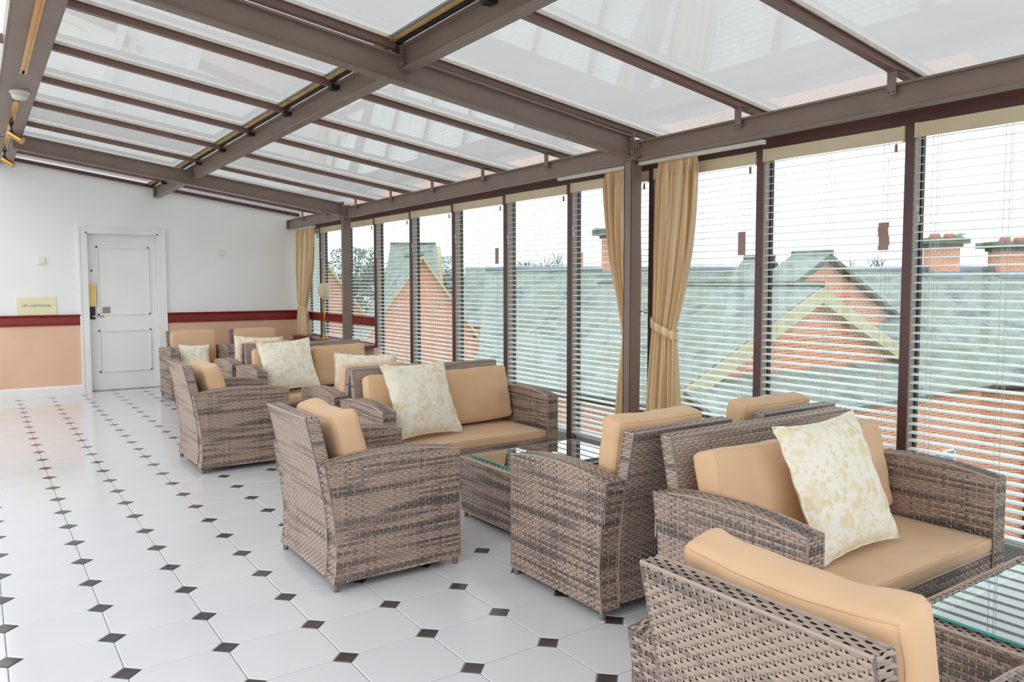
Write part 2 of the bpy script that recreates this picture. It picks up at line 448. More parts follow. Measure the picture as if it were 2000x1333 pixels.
# door
door = tag(empty('door_1', (0, YB, 0)), 'white two panel door with lever handle in white frame', kind='structure')
d = MB(); fo = 0.072
for (a, b, c, e) in ((DX0 - fo, DX0, 0, DZ + fo), (DX1, DX1 + fo, 0, DZ + fo)):
    d.box(a, b, -0.022, 0.0, c, e)
d.box(DX0, DX1, -0.022, 0.0, DZ, DZ + fo)
d.box(DX0 - fo - .012, DX0 - fo + .012, -0.032, -.001, 0, DZ + fo - .012); d.box(DX1 + fo - .012, DX1 + fo + .012, -0.032, -.001, 0, DZ + fo - .012)
d.box(DX0 - fo - .012, DX1 + fo + .012, -0.032, -.001, DZ + fo - .012, DZ + fo + .012)
d.box(DX0 - .001, DX0 + .018, -.02, .14, 0, DZ); d.box(DX1 - .018, DX1 + .001, -.02, .14, 0, DZ); d.box(DX0, DX1, -.02, .14, DZ - .018, DZ + .001)
d.build('door_frame', 'gloss_white', door)
leaf = MB().box(DX0 + .02, DX1 - .02, .075, .115, .008, DZ - .02).build('door_leaf', 'gloss_white', door)
for (x0, x1, z0, z1) in ((.875, 1.475, .955, 1.815), (.875, 1.475, .235, .768)):
    mb = MB(); t_ = .022
    for (a, b, c, e) in ((x0, x1, z0, z0 + t_), (x0, x1, z1 - t_, z1), (x0, x0 + t_, z0, z1), (x1 - t_, x1, z0, z1)):
        mb.box(a, b, .062, .076, c, e)
        mb.box(a + .005, b - .005, .056, .063, c + .005, e - .005)
    mb.build('panel_moulding', 'gloss_white', leaf)
MB().box(.79, .845, .055, .076, .905, 1.062).build('lock_plate', 'dark', leaf)
mb = MB().tube([(.818, .055, .945), (.818, .02, .945), (.825, .012, .945), (.93, .012, .94)], .010, 10)
mb.build('lever_handle', 'chrome', leaf)
MB().box(.927, 1.012, .068, .076, .966, 1.056).build('push_plate', 'tag_brown', leaf)
MB().lathe([(.004, 0), (.011, .003), (.011, .010)], (.82, .076, 1.51), 12, axis=Matrix.Rotation(R(90), 3, 'X')).build('peephole', 'dark', leaf)
mb = MB(); mb.box(DX0 + .018, DX1 - .018, .06, .14, -.002, .006); mb.build('threshold', 'tag_brown', door)
hang = MB(); hang.box(.778, .862, YB + .046, YB + .050, 1.066, 1.345); hang = hang.build('door_hanger_card', 'tag_yellow')
tag(hang, 'yellow paper hanger card on the white door above the lock', 'card')
# wall sign with lettering
sg = tag(MB().box(.025, .425, YB - .012, YB, .975, 1.19).build('wall_sign', 'sign'), 'pale yellow lift sign resting on the mahogany rail left of the door', 'sign')
tcv = bpy.data.curves.new('lettering', 'FONT'); tcv.body = 'LIFT (TOP FLOOR)'; tcv.size = 0.036; tcv.align_x = 'CENTER'; tcv.align_y = 'CENTER'; tcv.extrude = 0.0006
to = bpy.data.objects.new('lettering', tcv); COL.objects.link(to)
dg = bpy.context.evaluated_depsgraph_get(); tm = bpy.data.meshes.new_from_object(to.evaluated_get(dg)); bpy.data.objects.remove(to, do_unlink=True)
tm.materials.clear(); tm.materials.append(M['ink'])
link('lettering', tm, sg, (.225, YB - .0128, 1.085), (R(90), 0, 0))
def wallbox(name, x0, x1, z0, z1, label, cat):
    t = empty(name, ((x0 + x1) / 2, YB, (z0 + z1) / 2)); tag(t, label, cat); a = (x1 - x0) / 2; b = (z1 - z0) / 2
    MB().box(-a, a, -.014, 0, -b, b).build('back_plate', 'white_plastic', t)
    MB().box(-a * .72, a * .72, -.030, -.012, -b * .72, b * .72).build('cover', 'white_plastic', t)
wallbox('alarm_sounder', .252, .334, 1.582, 1.664, 'small white wall box high left of the door above the sign', 'alarm')
wallbox('wall_sensor', 2.312, 2.398, 1.726, 1.808, 'small white square wall box between the door and the far curtain', 'sensor')

# glazed sides behind and left of the viewpoint (outside the picture): plinth, posts, head and clear panes
def glazed_side(name, p0, p1, top, bays, label):
    p0, p1 = Vector(p0), Vector(p1); t = tag(empty(name, p0), label, kind='structure'); L_ = (p1 - p0).length
    d_ = (p1 - p0).normalized(); t.rotation_euler = (0, 0, math.atan2(d_.y, d_.x))
    MB().box(0, L_, -.06, .06, 0, .25).build('plinth', 'peach', t); MB().box(0, L_, -.05, .05, top - .12, top).build('head_frame', 'mullion', t)
    MB().box(0, L_, -.06, .06, top, top + .30).build('upstand', 'wall', t)
    for i in range(bays + 1): MB().box(L_ * i / bays - .03, L_ * i / bays + .03, -.05, .05, .25, top).build('mullion', 'mullion', t)
    for i in range(bays):
        a_, b_ = L_ * i / bays + .03, L_ * (i + 1) / bays - .03
        MB().add([(a_, 0, .25), (b_, 0, .25), (b_, 0, top - .12), (a_, 0, top - .12)], [(0, 1, 2, 3)]).build('pane', 'clear_glass', t)
glazed_side('wall_left', (XL, YF, 0), (XL, YB, 0), 2.32, 14, 'glazed side of the conservatory opposite the blinds')
glazed_side('wall_front', (XL, YF, 0), (XG + .1, YF, 0), 2.32, 6, 'unseen end behind the viewpoint, glazed to add daylight')  # out of view; its glazing is added to bring in more daylight

# ------------------------------------------------------------------ roof glazing
RX0, RX1 = 0.04, 1.53          # upper run, ridge to purlin
LX0, LX1 = 1.555, 3.72         # lower run, purlin to eave
BARS = [-0.88 - .915 * 2, -0.88 - .915, -0.88, 0.042, 0.955, 1.884, 2.80, 3.71, 4.62, 5.545, 6.46, 7.32]
ceil = tag(empty('ceiling', (0, 0, 0)), 'sloping hazy glass roof on brown glazing bars', kind='structure')
edges = [YF] + BARS + [YB + .011]
def pane(x0, x1, y0, y1, up, mirror=False):
    zz = lambda x, y: (zbar(x, y) if not mirror else zbar(-.12 - x, y)) + up
    v = [(x, y, zz(x, y) + t) for t in (0, .014) for x in (x0, x1) for y in (y0, y1)]
    MB().add(v, [(0, 1, 3, 2)]).build('pane', 'clear_glass' if mirror else 'roof_glass', ceil)
for a, b in zip(edges[:-1], edges[1:]):
    pane(RX0, RX1, a + .012, b - .012, .068)
    pane(LX0 - .10, LX1, a + .012, b - .012, .050)
    pane(XL, -.15, a + .012, b - .012, .068, True)  # left slope, nearly all unseen, made clear to add light indoors
for y in BARS:
    g = MB()
    g.bar((RX0, y, zbar(RX0, y)), (RX1 + .05, y, zbar(RX1 + .05, y)), -.022, .022, 0.012, .056)
    g.bar((RX0, y, zbar(RX0, y)), (RX1 + .05, y, zbar(RX1 + .05, y)), -.033, .033, .050, .066)
    g.bar((LX0, y, zbar(LX0, y)), (LX1, y, zbar(LX1, y)), -.022, .022, 0, .040)
    g.bar((LX0, y, zbar(LX0, y)), (LX1, y, zbar(LX1, y)), -.033, .033, .034, .048)
    gb = g.build('glazing_bar', 'bar', ceil)
    s_ = MB()
    s_.bar((RX0, y, zbar(RX0, y)), (RX1, y, zbar(RX1, y)), .033, .041, .050, .068); s_.bar((LX0, y, zbar(LX0, y)), (LX1, y, zbar(LX1, y)), .033, .041, .032, .050)
    s_.bar((RX0, y, zbar(RX0, y)), (RX1, y, zbar(RX1, y)), -.041, -.033, .050, .068); s_.bar((LX0, y, zbar(LX0, y)), (LX1, y, zbar(LX1, y)), -.041, -.033, .032, .050)
    s_.build('gasket', 'gasket', gb)
    m_ = MB(); xm = lambda x: -.12 - x
    m_.bar((-.15, y, zbar(.03, y)), (XL, y, zbar(-.12 - XL, y)), -.022, .022, 0.012, .062)
    m_.build('glazing_bar', 'bar', ceil)
    bx = MB(); bx.box(1.515, 1.565, y - .030, y + .030, zbar(1.55, y) - .004, zbar(1.55, y) + .030); bx.build('bar_clip', 'dark', ceil)
sl = MB()
sl.bar((RX1 - .035, YF, zbar(RX1, YF)), (RX1 - .035, YB, zbar(RX1, YB)), -.012, .012, .050, .068)
sl.build('seal_strip', 'seal', ceil)
st = MB(); st.bar((RX1 - .005, YF, zbar(RX1, YF)), (RX1 - .005, YB, zbar(RX1, YB)), -.010, .010, .036, .062); st.build('step_strip', 'dark', ceil)
# dark flashing where the glass meets the far wall
mb = MB(); mb.bar((RX0, YB - .02, zbar(RX0, YB)), (3.42, YB - .02, zbar(3.42, YB)), -.018, .018, .012, .050); tag(mb.build('trim_3', 'mullion'), 'dark flashing strip where the glass roof meets the far wall', kind='structure')

# ------------------------------------------------------------------ steel beams
def ibeam(name, p0, p1, h, fw_, label, web=.012, fl_=.012, plates=(), group=None):
    t = empty(name, p0); tag(t, label, 'beam', group)
    a = Vector((0, 0, 0)); b = Vector(p1) - Vector(p0)
    MB().bar(a, b, -web / 2, web / 2, fl_, h - fl_).build('web', 'beam', t)
    MB().bar(a, b, -fw_ / 2, fw_ / 2, 0, fl_).build('bottom_flange', 'beam', t)
    MB().bar(a, b, -fw_ / 2, fw_ / 2, h - fl_, h).build('top_flange', 'beam', t)
    return t
def bolt(t, p, axis, r=.011, l=.016):
    M3 = {'x': Matrix.Rotation(R(90), 3, 'Y'), 'y': Matrix.Rotation(R(90), 3, 'X'), 'z': Matrix.Identity(3)}[axis]
    MB().lathe([(r, -l), (r, l * .6), (r * .6, l)], p, 8, axis=M3).build('bolt', 'beam', t)
YN, YFAR = 0.945, 5.93
def trans(y, label):
    x0, x1 = -0.03, 3.235
    z0 = 2.195 + sag(y)
    t = ibeam('roof_beam', (x0, y, z0 + SL * (3.24 - x0)), (x1, y, z0), .150, .064, label)
    o = Vector((x0, y, z0 + SL * (3.24 - x0)))
    e = MB().box(3.228 - x0, 3.242 - x0, -.05, .05, z0 - .012 - o.z, z0 + .165 - o.z).build('end_plate', 'beam', t)
    for yy in (-.036, .036):
        for zz in (.035, .12): bolt(t, (3.226 - x0, yy, z0 + zz - o.z), 'x')
    return t
trans(YN, 'long brown sloping steel roof beam ending on the nearer column')
trans(YFAR, 'long brown sloping steel roof beam ending on the far column')
trans(-4.05, 'brown sloping steel roof beam behind the viewpoint')
def purl(y0, y1, label):
    x = 1.575
    z = lambda y: 2.462 + SL * 0 + (0.05 * (5.93 - y) / 5.0) * .9
    t = ibeam('roof_purlin', (x, y0, z(y0)), (x, y1, z(y1)), .135, .07, label)
    for yy, s_ in ((0.004, -1), ((y1 - y0) - .004, 1)):
        MB().box(-.042, .042, yy - .005, yy + .005, .008 + (z(y1) - z(y0)) * (yy > .1), .128 + (z(y1) - z(y0)) * (yy > .1)).build('end_plate', 'beam', t)
    for zz in (.035, .10):
        for xx in (-.026, .026): bolt(t, (xx, .012, zz), 'y', .008, .012); bolt(t, (xx, y1 - y0 - .012, zz + z(y1) - z(y0)), 'y', .008, .012)
    return t
purl(-4.04, YN - .012, 'brown steel purlin running to the top edge of the picture')
purl(YN + .012, YFAR - .012, 'brown steel purlin between the two long roof beams')
purl(YFAR + .012, YB - .02, 'short brown steel purlin stub between far beam and far wall')
def eave(y0, y1, label):
    zf = lambda y: 2.172 + sag(y) * 1.15
    t = ibeam('eaves_beam', (3.275, y0, zf(y0)), (3.275, y1, zf(y1)), .130, .05, label)
    for yy in (0.004, y1 - y0 - .004):
        dz = (zf(y1) - zf(y0)) * (yy > .1)
        MB().box(-.04, .04, yy - .005, yy + .005, .004 + dz, .126 + dz).build('end_plate', 'beam', t)
        for zz in (.035, .095): bolt(t, (-.022, yy + (.012 if yy < .1 else -.012), zz + dz), 'y', .009, .014)
    for yb in BARS:
        if y0 + .1 < yb < y1 - .1:
            zl = zf(yb) - zf(y0)
            b = MB().box(-.034, -.026, yb - y0 - .022, yb - y0 + .022, .075 + zl, zbar(3.24, yb) - zf(y0) + .004).build('bracket', 'beam', t)
            MB().box(-.05, .05, yb - y0 - .022, yb - y0 + .022, zbar(3.24, yb) - zf(y0) - .003, zbar(3.24, yb) - zf(y0) + .003).build('bracket_foot', 'beam', t)
            for s_ in (-.012, .012): MB().lathe([(.004, 0), (.004, .004)], (-.034, yb - y0 + s_, .088 + zl), 6, axis=Matrix.Rotation(R(-90), 3, 'Y')).build('rivet', 'dark', t)
    return t
eave(-4.0, YN - .055, 'brown eaves beam above the nearest three windows')
eave(YN + .055, YFAR - .055, 'brown eaves beam between the two columns')
eave(YFAR + .055, YB - .03, 'short brown eaves beam between far column and far wall')
def column(y, label):
    t = tag(empty('support_column', (3.29, y, 0)), label, 'column'); h = 2.33 + sag(y)
    MB().box(-.036, .036, -.005, .005, 0, h).build('web', 'beam', t)
    MB().box(-.045, -.034, -.036, .036, 0, h).build('flange', 'beam', t)
    MB().box(.034, .045, -.036, .036, 0, h).build('flange', 'beam', t)
    MB().box(-.045, .045, -.037, -.030, 0, 2.16 + sag(y)).build('side_cover', 'beam', t)
    MB().box(-.045, .045, .030, .037, 0, 2.16 + sag(y)).build('side_cover', 'beam', t)
    MB().box(-.07, .07, -.07, .07, 0, .012).build('base_plate', 'beam', t)
column(YN + .02, 'brown steel column between the two gold curtains')
column(YFAR + .02, 'brown steel column beside the window lamp')
# ridge box
rb = tag(empty('ridge_beam', (0, YF, 0)), 'wide grey brown ridge beam carrying the brass track lights', 'beam'); L = YB - YF
zr = 2.745
MB().box(-.172, .036, 0, L, zr, zr + .17).build('casing', 'beam', rb)
MB().box(.030, .050, 0, L, zr + .012, zr + .13).build('edge_trim', 'beam', rb)
MB().box(-.186, -.166, 0, L, zr + .012, zr + .13).build('edge_trim', 'beam', rb)
MB().box(-.172, .036, 6.0 - .003 - YF, 6.0 + .003 - YF, zr - .003, zr).build('joint_cover', 'dark', rb)

# ------------------------------------------------------------------ track lights and detector under the ridge beam
def track(y0, y1, label):
    t = tag(empty('light_track', (-.070, y0, zr)), label, 'track'); l = y1 - y0
    MB().box(-.019, -.008, 0, l, -.022, 0).build('rail_side', 'brass', t); MB().box(.008, .019, 0, l, -.022, 0).build('rail_side', 'brass', t)
    MB().box(-.008, .008, 0, l, -.010, 0).build('rail_channel', 'brass', t)
    MB().box(-.010, .010, l - .02, l + .004, -.021, -.009).build('end_cap', 'dark', t)
track(-.5, 3.17, 'long brass light track on the ridge beam at the top edge')
track(4.15, 7.3, 'brass light track on the ridge beam carrying the two spotlights')
def spot(y, label):
    t = tag(empty('track_spotlight', (-.070, y, zr - .022)), label, 'spotlight', 'brass spotlights on the ridge beam track')
    MB().box(-.016, .016, -.05, .05, -.022, 0).build('adapter', 'dark', t)
    MB().tube([(0, 0, -.02), (0, 0, -.075)], .007, 8).build('stem', 'dark', t)
    MB().lathe([(.010, -.018), (.018, -.010), (.018, .010), (.010, .018)], (0, 0, -.085), 10).build('swivel', 'dark', t)
    ax = Vector((.80, -.25, -.55)).normalized().to_track_quat('Z', 'Y').to_matrix()
    c = Vector((0, 0, -.10))
    hd = MB().lathe([(.020, -.03), (.027, -.02), (.027, .08), (.030, .085), (.030, .10)], c, 16, axis=ax).build('lamp_head', 'brass', t)
    MB().lathe([(.022, .1005), (.0, .1015)], c, 16, axis=ax).build('lens', 'white_plastic', hd)
spot(5.05, 'brass spotlight on the track just beyond the smoke detector')
spot(6.75, 'brass spotlight on the track nearest the far wall')
t = tag(empty('smoke_detector', (-.062, 3.80, zr)), 'round white smoke detector on the ridge beam', 'detector')
MB().lathe([(.064, 0), (.064, -.020), (.060, -.026)], n=24).build('base', 'white_plastic', t)
MB().lathe([(.050, -.026), (.052, -.044), (.040, -.064), (.0, -.068)], n=24).build('cap', 'white_plastic', t)
for a in (-.6, -.2, .2): MB().box(.0, .014, -.002, .002, 0, .006).build('slot', 'dark', t, (.045 * math.sin(a), -.045 * math.cos(a), -.048), (0, 0, a))

# ------------------------------------------------------------------ window wall
HEADZ = lambda y: 2.150 + sag(y) * .8
n = 0
for i in range(len(MUL)):
    y0 = MUL[i]; y1 = MUL[i + 1] if i + 1 < len(MUL) else YB
    n += 1
    wn = tag(empty('window_%d' % n, (0, y0, 0)), 'tall glazed window bay with plum brown frame', kind='structure')
    low = 0.0 if y0 < 5.5 else 0.60
    l = y1 - y0
    mw = .024
    MB().box(XM, XM + .012, -mw, mw, low, HEADZ(y0) + .01).build('mullion', 'mullion', wn)
    MB().box(XM + .012, XM + .10, -mw * .85, mw * .85, low, HEADZ(y0) + .01).build('mullion_web', 'mullion_side', wn)
    hz = HEADZ(y0 + l / 2)
    MB().box(XM - .004, XM + .11, -mw, l - mw, hz, hz + .085).build('head_frame', 'mullion', wn)
    MB().box(XG - .012, XG + .016, mw * .85, l - mw * .85, low + .10 if low == 0 else low, (low + .14) if low == 0 else low + .03).build('bottom_frame', 'mullion_side', wn)
    MB().box(XG - .012, XG + .016, mw * .85, mw * .85 + .009, low + .05, hz).build('side_frame', 'dark', wn)
    MB().box(XG - .012, XG + .016, l - mw * .85 - .009, l - mw * .85, low + .05, hz).build('side_frame', 'dark', wn)
    z0 = low + .05
    v = [(XG, mw, z0), (XG, l - mw, z0), (XG, l - mw, hz), (XG, mw, hz)]
    MB().add(v, [(0, 1, 2, 3)]).build('pane', 'window_glass', wn)
    if low == 0:
        MB().box(XG - .03, XG - .018, mw, l - mw, 0.0, .118).build('perforated_panel', 'perf', wn)
        MB().box(XG - .034, XG - .014, mw, l - mw, .118, .128).build('panel_lip', 'gloss_white', wn)
# low peach wall under the last bays, sill, rail
ys = MUL[-3] + .0
ys = 5.60
lw = tag(MB().box(XM - .01, XG + .06, ys + .026, YB, 0, .585).build('wall_right', 'peach'), 'low peach wall under the far windows', kind='structure')
sill = MB(); sill.box(3.30, XG, ys + .03, YB - .03, .585, .612); sill.box(3.30, 3.318, ys + .03, YB - .03, .55, .587)
tag(sill.build('trim_4', 'mahogany'), 'mahogany window sill under the far windows', kind='structure')
rl = MB(); rl.prism([(XM - .030, .842), (XM - .004, .842), (XM - .004, .952), (XM - .030, .952), (XM - .024, .942), (XM - .024, .852)], 'y', ys + .02, YB - .02)
tag(rl.build('trim_5', 'mahogany'), 'mahogany rail crossing in front of the far windows', kind='structure')
# floor grille in front of the windows
fv = tag(empty('floor_grille', (3.40, YF + .3, 0)), 'brown perforated floor grille along the foot of the windows', 'grille')
MB().box(0, .15, 0, 5.56 - YF - .3, .0, .004).build('base_strip', 'dark', fv)
mb = MB()
for kx in range(7): mb.box(.004 + kx * .022, .014 + kx * .022, 0, 5.56 - YF - .3, .004, .008)
ly = 5.56 - YF - .3
for ky in range(int(ly / .03)): mb.box(0, .15, ky * .03, ky * .03 + .008, .004, .0075)
tag(mb.build('grid', 'grille', fv), kind='stuff')

# ------------------------------------------------------------------ venetian blinds
SP = .0427
def slat_mesh(l):
    mb = MB(); n_ = 4; ti = R(8.5); w_ = .050
    prof = []
    for i in range(n_ + 1):
        a = (i / n_ - .5) * w_; c = .0022 * (1 - (2 * i / n_ - 1) ** 2)
        prof.append((a, c))
    pts = [(a, c + .0009) for a, c in prof] + [(a, c - .0009) for a, c in reversed(prof)]
    rot = [(a * math.cos(ti) - c * math.sin(ti), a * math.sin(ti) + c * math.cos(ti)) for a, c in pts]
    m = len(rot); v = [(a, y, c) for y in (0, l) for a, c in rot]
    f = [(i, (i + 1) % m, (i + 1) % m + m, i + m) for i in range(m)] + [tuple(range(m)), tuple(range(m, 2 * m))[::-1]]
    return mb.add(v, f).mesh('slat', 'slat')
BL = [
 (-2.68 , 'white slatted blind beyond the right edge of the picture'),
 (-1.76 , 'white slatted blind in the window cut by the right picture edge'),
 (-0.84 , 'white slatted blind in the window behind the near floral cushion, brown tag at its right'),
 (0.08  , 'white slatted blind in the window right of the wide gold curtain'),
 (1.0   , 'white slatted blind in the window left of the nearer column, half behind the narrow curtain'),
 (1.92  , 'white slatted blind in the second window left of the nearer column'),
 (2.84  , 'white slatted blind with a small card tag, third window left of the nearer column'),
 (3.76  , 'white slatted blind in the fourth window left of the nearer column'),
 (4.68  , 'white slatted blind in the second window right of the far column'),
 (5.60  , 'white slatted blind just right of the far column, above the low peach wall'),
 (6.52  , 'white slatted blind behind the window lamp'),
 (7.38  , 'white slatted blind in the corner beside the far curtain'),
]
cache = {}
rnd = random.Random(4)
XS = XM + .034
for (y0, lab) in BL:
    y1 = min([m for m in MUL if m > y0 + .3] + [YB])
    l = y1 - y0 - .054; l = round(l, 3)
    b = tag(empty('window_blind', (XS, y0 + .027, 0)), lab, 'blind', 'venetian blinds along the window wall')
    top = HEADZ(y0 + .5) - .002
    bot = .150 if y0 < 5.5 else .635
    if l not in cache: cache[l] = slat_mesh(l)
    MB().box(-.040, -.032, -.002, l + .002, top - .072, top).build('valance', 'cream', b)
    MB().box(-.032, .030, 0, l, top - .045, top - .002).build('headrail', 'cream', b)
    MB().box(-.044, -.010, .0, .016, top - .074, top + .001).build('valance_return', 'cream', b); MB().box(-.044, -.010, l - .016, l, top - .074, top + .001).build('valance_return', 'cream', b)
    z = top - .075
    zs = []
    while z > bot + .03: zs.append(z); z -= SP
    for z in zs:
        link('slat', cache[l], b, (0, 0, z + rnd.uniform(-.0012, .0012)), (0, rnd.uniform(-.012, .012), 0))
    MB().box(-.026, .026, 0, l, bot, bot + .016).build('bottom_rail', 'slat', b)
    for yy in ((.10, l * .5, l - .10) if l > .6 else (.1, l - .1)):
        for xx, r_ in ((-.0265, .0012), (.0265, .0011)):
            mb = MB()
            for dy in (-.012, .012) if xx < 0 else (0,): mb.tube([(xx, yy + dy, bot + .01), (xx, yy + dy, top - .04)], r_, 4)
            mb.build('ladder_cord', 'cord', b)
    # pull cord with acorns, far end of the bay; tilt cord near end
    zc = 1.72 + rnd.uniform(-.05, .05)
    pc = MB().tube([(-.036, l - .03, top - .07), (-.036, l - .03, zc)], .0016, 5).build('pull_cord', 'cord', b)
    for q, dz in ((.0, 0), (.006, .05)):
        MB().lathe([(.003, .02), (.007, .004), (.008, -.012), (.003, -.018)], (-.036, l - .03 + q, zc + dz), 8).build('acorn', 'cord', pc)
    tcd = MB().tube([(-.034, .045, top - .07), (-.034, .045, top - .36)], .0009, 4).build('tilt_cord', 'cord', b)
    MB().lathe([(.004, .016), (.0075, .010), (.0075, -.022), (.004, -.026)], (-.034, .045, top - .10), 8).build('cord_weight', 'tag_brown', tcd)
    if abs(y0 - .08) < .01 or abs(y0 + .84) < .01 or abs(y0 - 2.84) < .01:
        tg = MB()
        for i_ in range(6):
            z_ = 1.675 - i_ * .024; o_ = .004 * math.sin(i_ * 1.3) if y0 < 0 else 0
            tg.box(-.036, -.0352, .070 + o_, .128 + o_, z_ - .024, z_)
        tg.build('paper_tag', 'tag_brown', b)

# ------------------------------------------------------------------ curtains
def curtain(name, y_in, y_out, xc, ztop, zbot, ztie, yt0, yt1, yb0, yb1, folds, label, tie=True, seed=1):
    """y_in..y_out at the top, gathered to yt0..yt1 at the tie, yb0..yb1 at the hem"""
    rr = random.Random(seed); ph = [rr.uniform(-.5, .5) for _ in range(folds + 2)]
    t = tag(empty(name, (xc, (yt0 + yt1) / 2, 0)), label, 'curtain'); oy = (yt0 + yt1) / 2
    nu, nv = folds * 10, 60; v = []; uv = []; f = []
    for j in range(nv + 1):
        z = ztop + (zbot - ztop) * j / nv
        if z > ztie:
            s_ = (ztop - z) / (ztop - ztie); e = s_ ** 1.5; e = e * (.55 + .45 * s_)
            a0 = y_in + (yt0 - y_in) * e; a1 = y_out + (yt1 - y_out) * e
        else:
            s_ = (ztie - z) / (ztie - zbot + 1e-6); e = 1 - (1 - s_) ** 2.2
            a0 = yt0 + (yb0 - yt0) * e; a1 = yt1 + (yb1 - yt1) * e
        head = max(0, 1 - (ztop - z) / .09)
        amp = .026 + .018 * min(1, abs(z - ztie) / .5)
        amp *= (1 - .35 * head)
        for i in range(nu + 1):
            u = i / nu; q = u * folds
            wob = .35 * math.sin(q * 1.7 + z * 1.4 + seed) * (1 - head)
            x = amp * math.sin(2 * math.pi * q + wob * 2 + ph[int(q)] * (1 - head)) + .3 * amp * math.sin(4 * math.pi * q + z * 2)
            y = a0 + (a1 - a0) * (u + .018 * math.cos(2 * math.pi * q))
            v.append((x, y - oy, z)); uv.append((u, z))
    for j in range(nv):
        for i in range(nu):
            a = j * (nu + 1) + i; f.append((a, a + 1, a + nu + 2, a + nu + 1))
    o = MB().add(v, f, uv, smooth=True).build('drape', 'curtain', t)
    md = o.modifiers.new('thickness', 'SOLIDIFY'); md.thickness = .004
    # gathered heading tape with pleats
    hb = MB(); n_ = folds * 2; ya, yb_ = sorted((y_in, y_out))
    for i in range(n_):
        c = ya + (yb_ - ya) * (i + .5) / n_ - oy; w_ = (yb_ - ya) / n_ * .36
        hb.lathe([(w_ * .7, ztop - .10), (w_, ztop - .05), (w_ * 1.05, ztop + .012)], (-.012, c, 0), 8)
    hb.build('pleat_heading', 'curtain', t)
    if tie:
        ra = abs(yt1 - yt0) / 2 + .016; m_ = 28; vv = []; uu = []
        for i in range(m_):
            q = 2 * math.pi * i / m_; tilt = .045 * math.cos(q) * (1 if yt1 < y_in else -1)
            for k_ in (-.032, -.010, .014, .034):
                vv.append(((.052 - .004 * (k_ > .03 or k_ < -.03)) * math.sin(q), ra * math.cos(q), ztie + tilt + k_)); uu.append((q * .1, k_))
        ff = [(i * 4 + k_, ((i + 1) % m_) * 4 + k_, ((i + 1) % m_) * 4 + k_ + 1, i * 4 + k_ + 1) for i in range(m_) for k_ in range(3)]
        tb = MB().add(vv, ff, uu, smooth=True).build('tieback', 'curtain', t)
        md = tb.modifiers.new('thickness', 'SOLIDIFY'); md.thickness = .006
    return t
curtain('gold_curtain', .80, .465, 3.375, 2.172, .03, 1.05, .845, .635, .90, .60, 7, 'wide gold striped curtain tied back just right of the nearer column', seed=3)
curtain('gold_curtain', 1.33, 1.02, 3.375, 2.168, .03, .99, 1.135, 1.00, 1.19, 1.02, 6, 'gold striped curtain half hidden behind the left side of the nearer column', seed=8)
curtain('gold_curtain', 7.88, 7.30, 3.375, 2.118, .625, 1.02, 7.88, 7.62, 7.93, 7.52, 7, 'gold striped curtain in the far corner, tied back above the sill', seed=5)
hk = tag(empty('curtain_holdback', (3.335, .905, 1.165)), 'small glass holdback knob on the nearer column', 'knob')
MB().tube([(0, .03, 0), (0, -.02, 0)], .005, 8).build('stem', 'chrome', hk)
MB().lathe([(.004, -.016), (.014, -.008), (.017, 0), (.014, .008), (.004, .016)], (0, -.03, 0), 12, axis=Matrix.Rotation(R(90), 3, 'X')).build('knob_head', 'chrome', hk)
for ya, yb_, lab in ((-.08, .93, 'white curtain track under the eaves beam right of the nearer column'), (1.02, 1.82, 'white curtain track under the eaves beam left of the nearer column'), (7.1, 7.9, 'short white curtain track in the far corner')):
    zt = 2.172 + sag((ya + yb_) / 2) * 1.15 - .001
    t = tag(empty('curtain_track', (3.318, ya, zt)), lab, 'track')
    MB().box(-.016, .016, 0, yb_ - ya, -.022, 0).build('rail', 'white_plastic', t); MB().box(-.018, .018, -.006, .006, -.024, 0.0).build('end_stop', 'white_plastic', t)

# ------------------------------------------------------------------ wicker furniture
STK = .0195; ROW = .0118; AMP = .0030
def weave(mb, S, rows, urange, seed=0, row0=0, width=ROW, vdir=None):
    """S(u, v) -> (point, normal); strands along u at each v in rows, urange(v) -> (u0, u1)"""
    for j, v_ in enumerate(rows):
        r_ = urange(v_)
        if r_ is None: continue
        u0, u1 = r_; n_ = max(2, int(round((u1 - u0) / (STK / 2))))
        us = [u0 + (u1 - u0) * i / n_ for i in range(n_ + 1)]
        vs = []; uv = []
        for u in us:
            ph = math.cos(math.pi * (u / STK) + (math.pi if j % 2 else 0))
            off = AMP * ph
            for k_, (dv, dn) in enumerate(((-.49, -.0018), (0, .0012), (.49, -.0018))):
                p, nn = S(u, v_ + dv * width)
                vs.append(p + nn * (off + dn + .0012)); uv.append((u + seed * 3.7, j + row0 + .5 + seed * 57))
        fs = []
        for i in range(n_):
            for k_ in range(2): fs.append((i * 3 + k_, (i + 1) * 3 + k_, (i + 1) * 3 + k_ + 1, i * 3 + k_ + 1))
        mb.add(vs, fs, uv, smooth=True)
def stakes(mb, S, u0, u1, vr, seed=0):
    n_ = int((u1 - u0) / STK)
    k0 = math.ceil(u0 / STK)
    for i in range(n_ + 1):
        u = (k0 + i) * STK
        if u > u1 - .002: break
        r_ = vr(u)
        if r_ is None: continue
        v0, v1 = r_; m_ = max(1, int((v1 - v0) / .08)); vs = []; uv = []
        for q in range(m_ + 1):
            v_ = v0 + (v1 - v0) * q / m_
            for du in (-.0030, .0030):
                p, nn = S(u + du, v_); vs.append(p + nn * .0012); uv.append((q * .05 + seed, -40.5 - i))
        mb.add(vs, [(q * 2, q * 2 + 1, q * 2 + 3, q * 2 + 2) for q in range(m_)], uv)
def rowlist(a, b): 
    n_ = max(1, int(round((b - a) / ROW))); return [a + (b - a) * (i + .5) / n_ for i in range(n_)]
DEP = .646; YFR = -DEP / 2
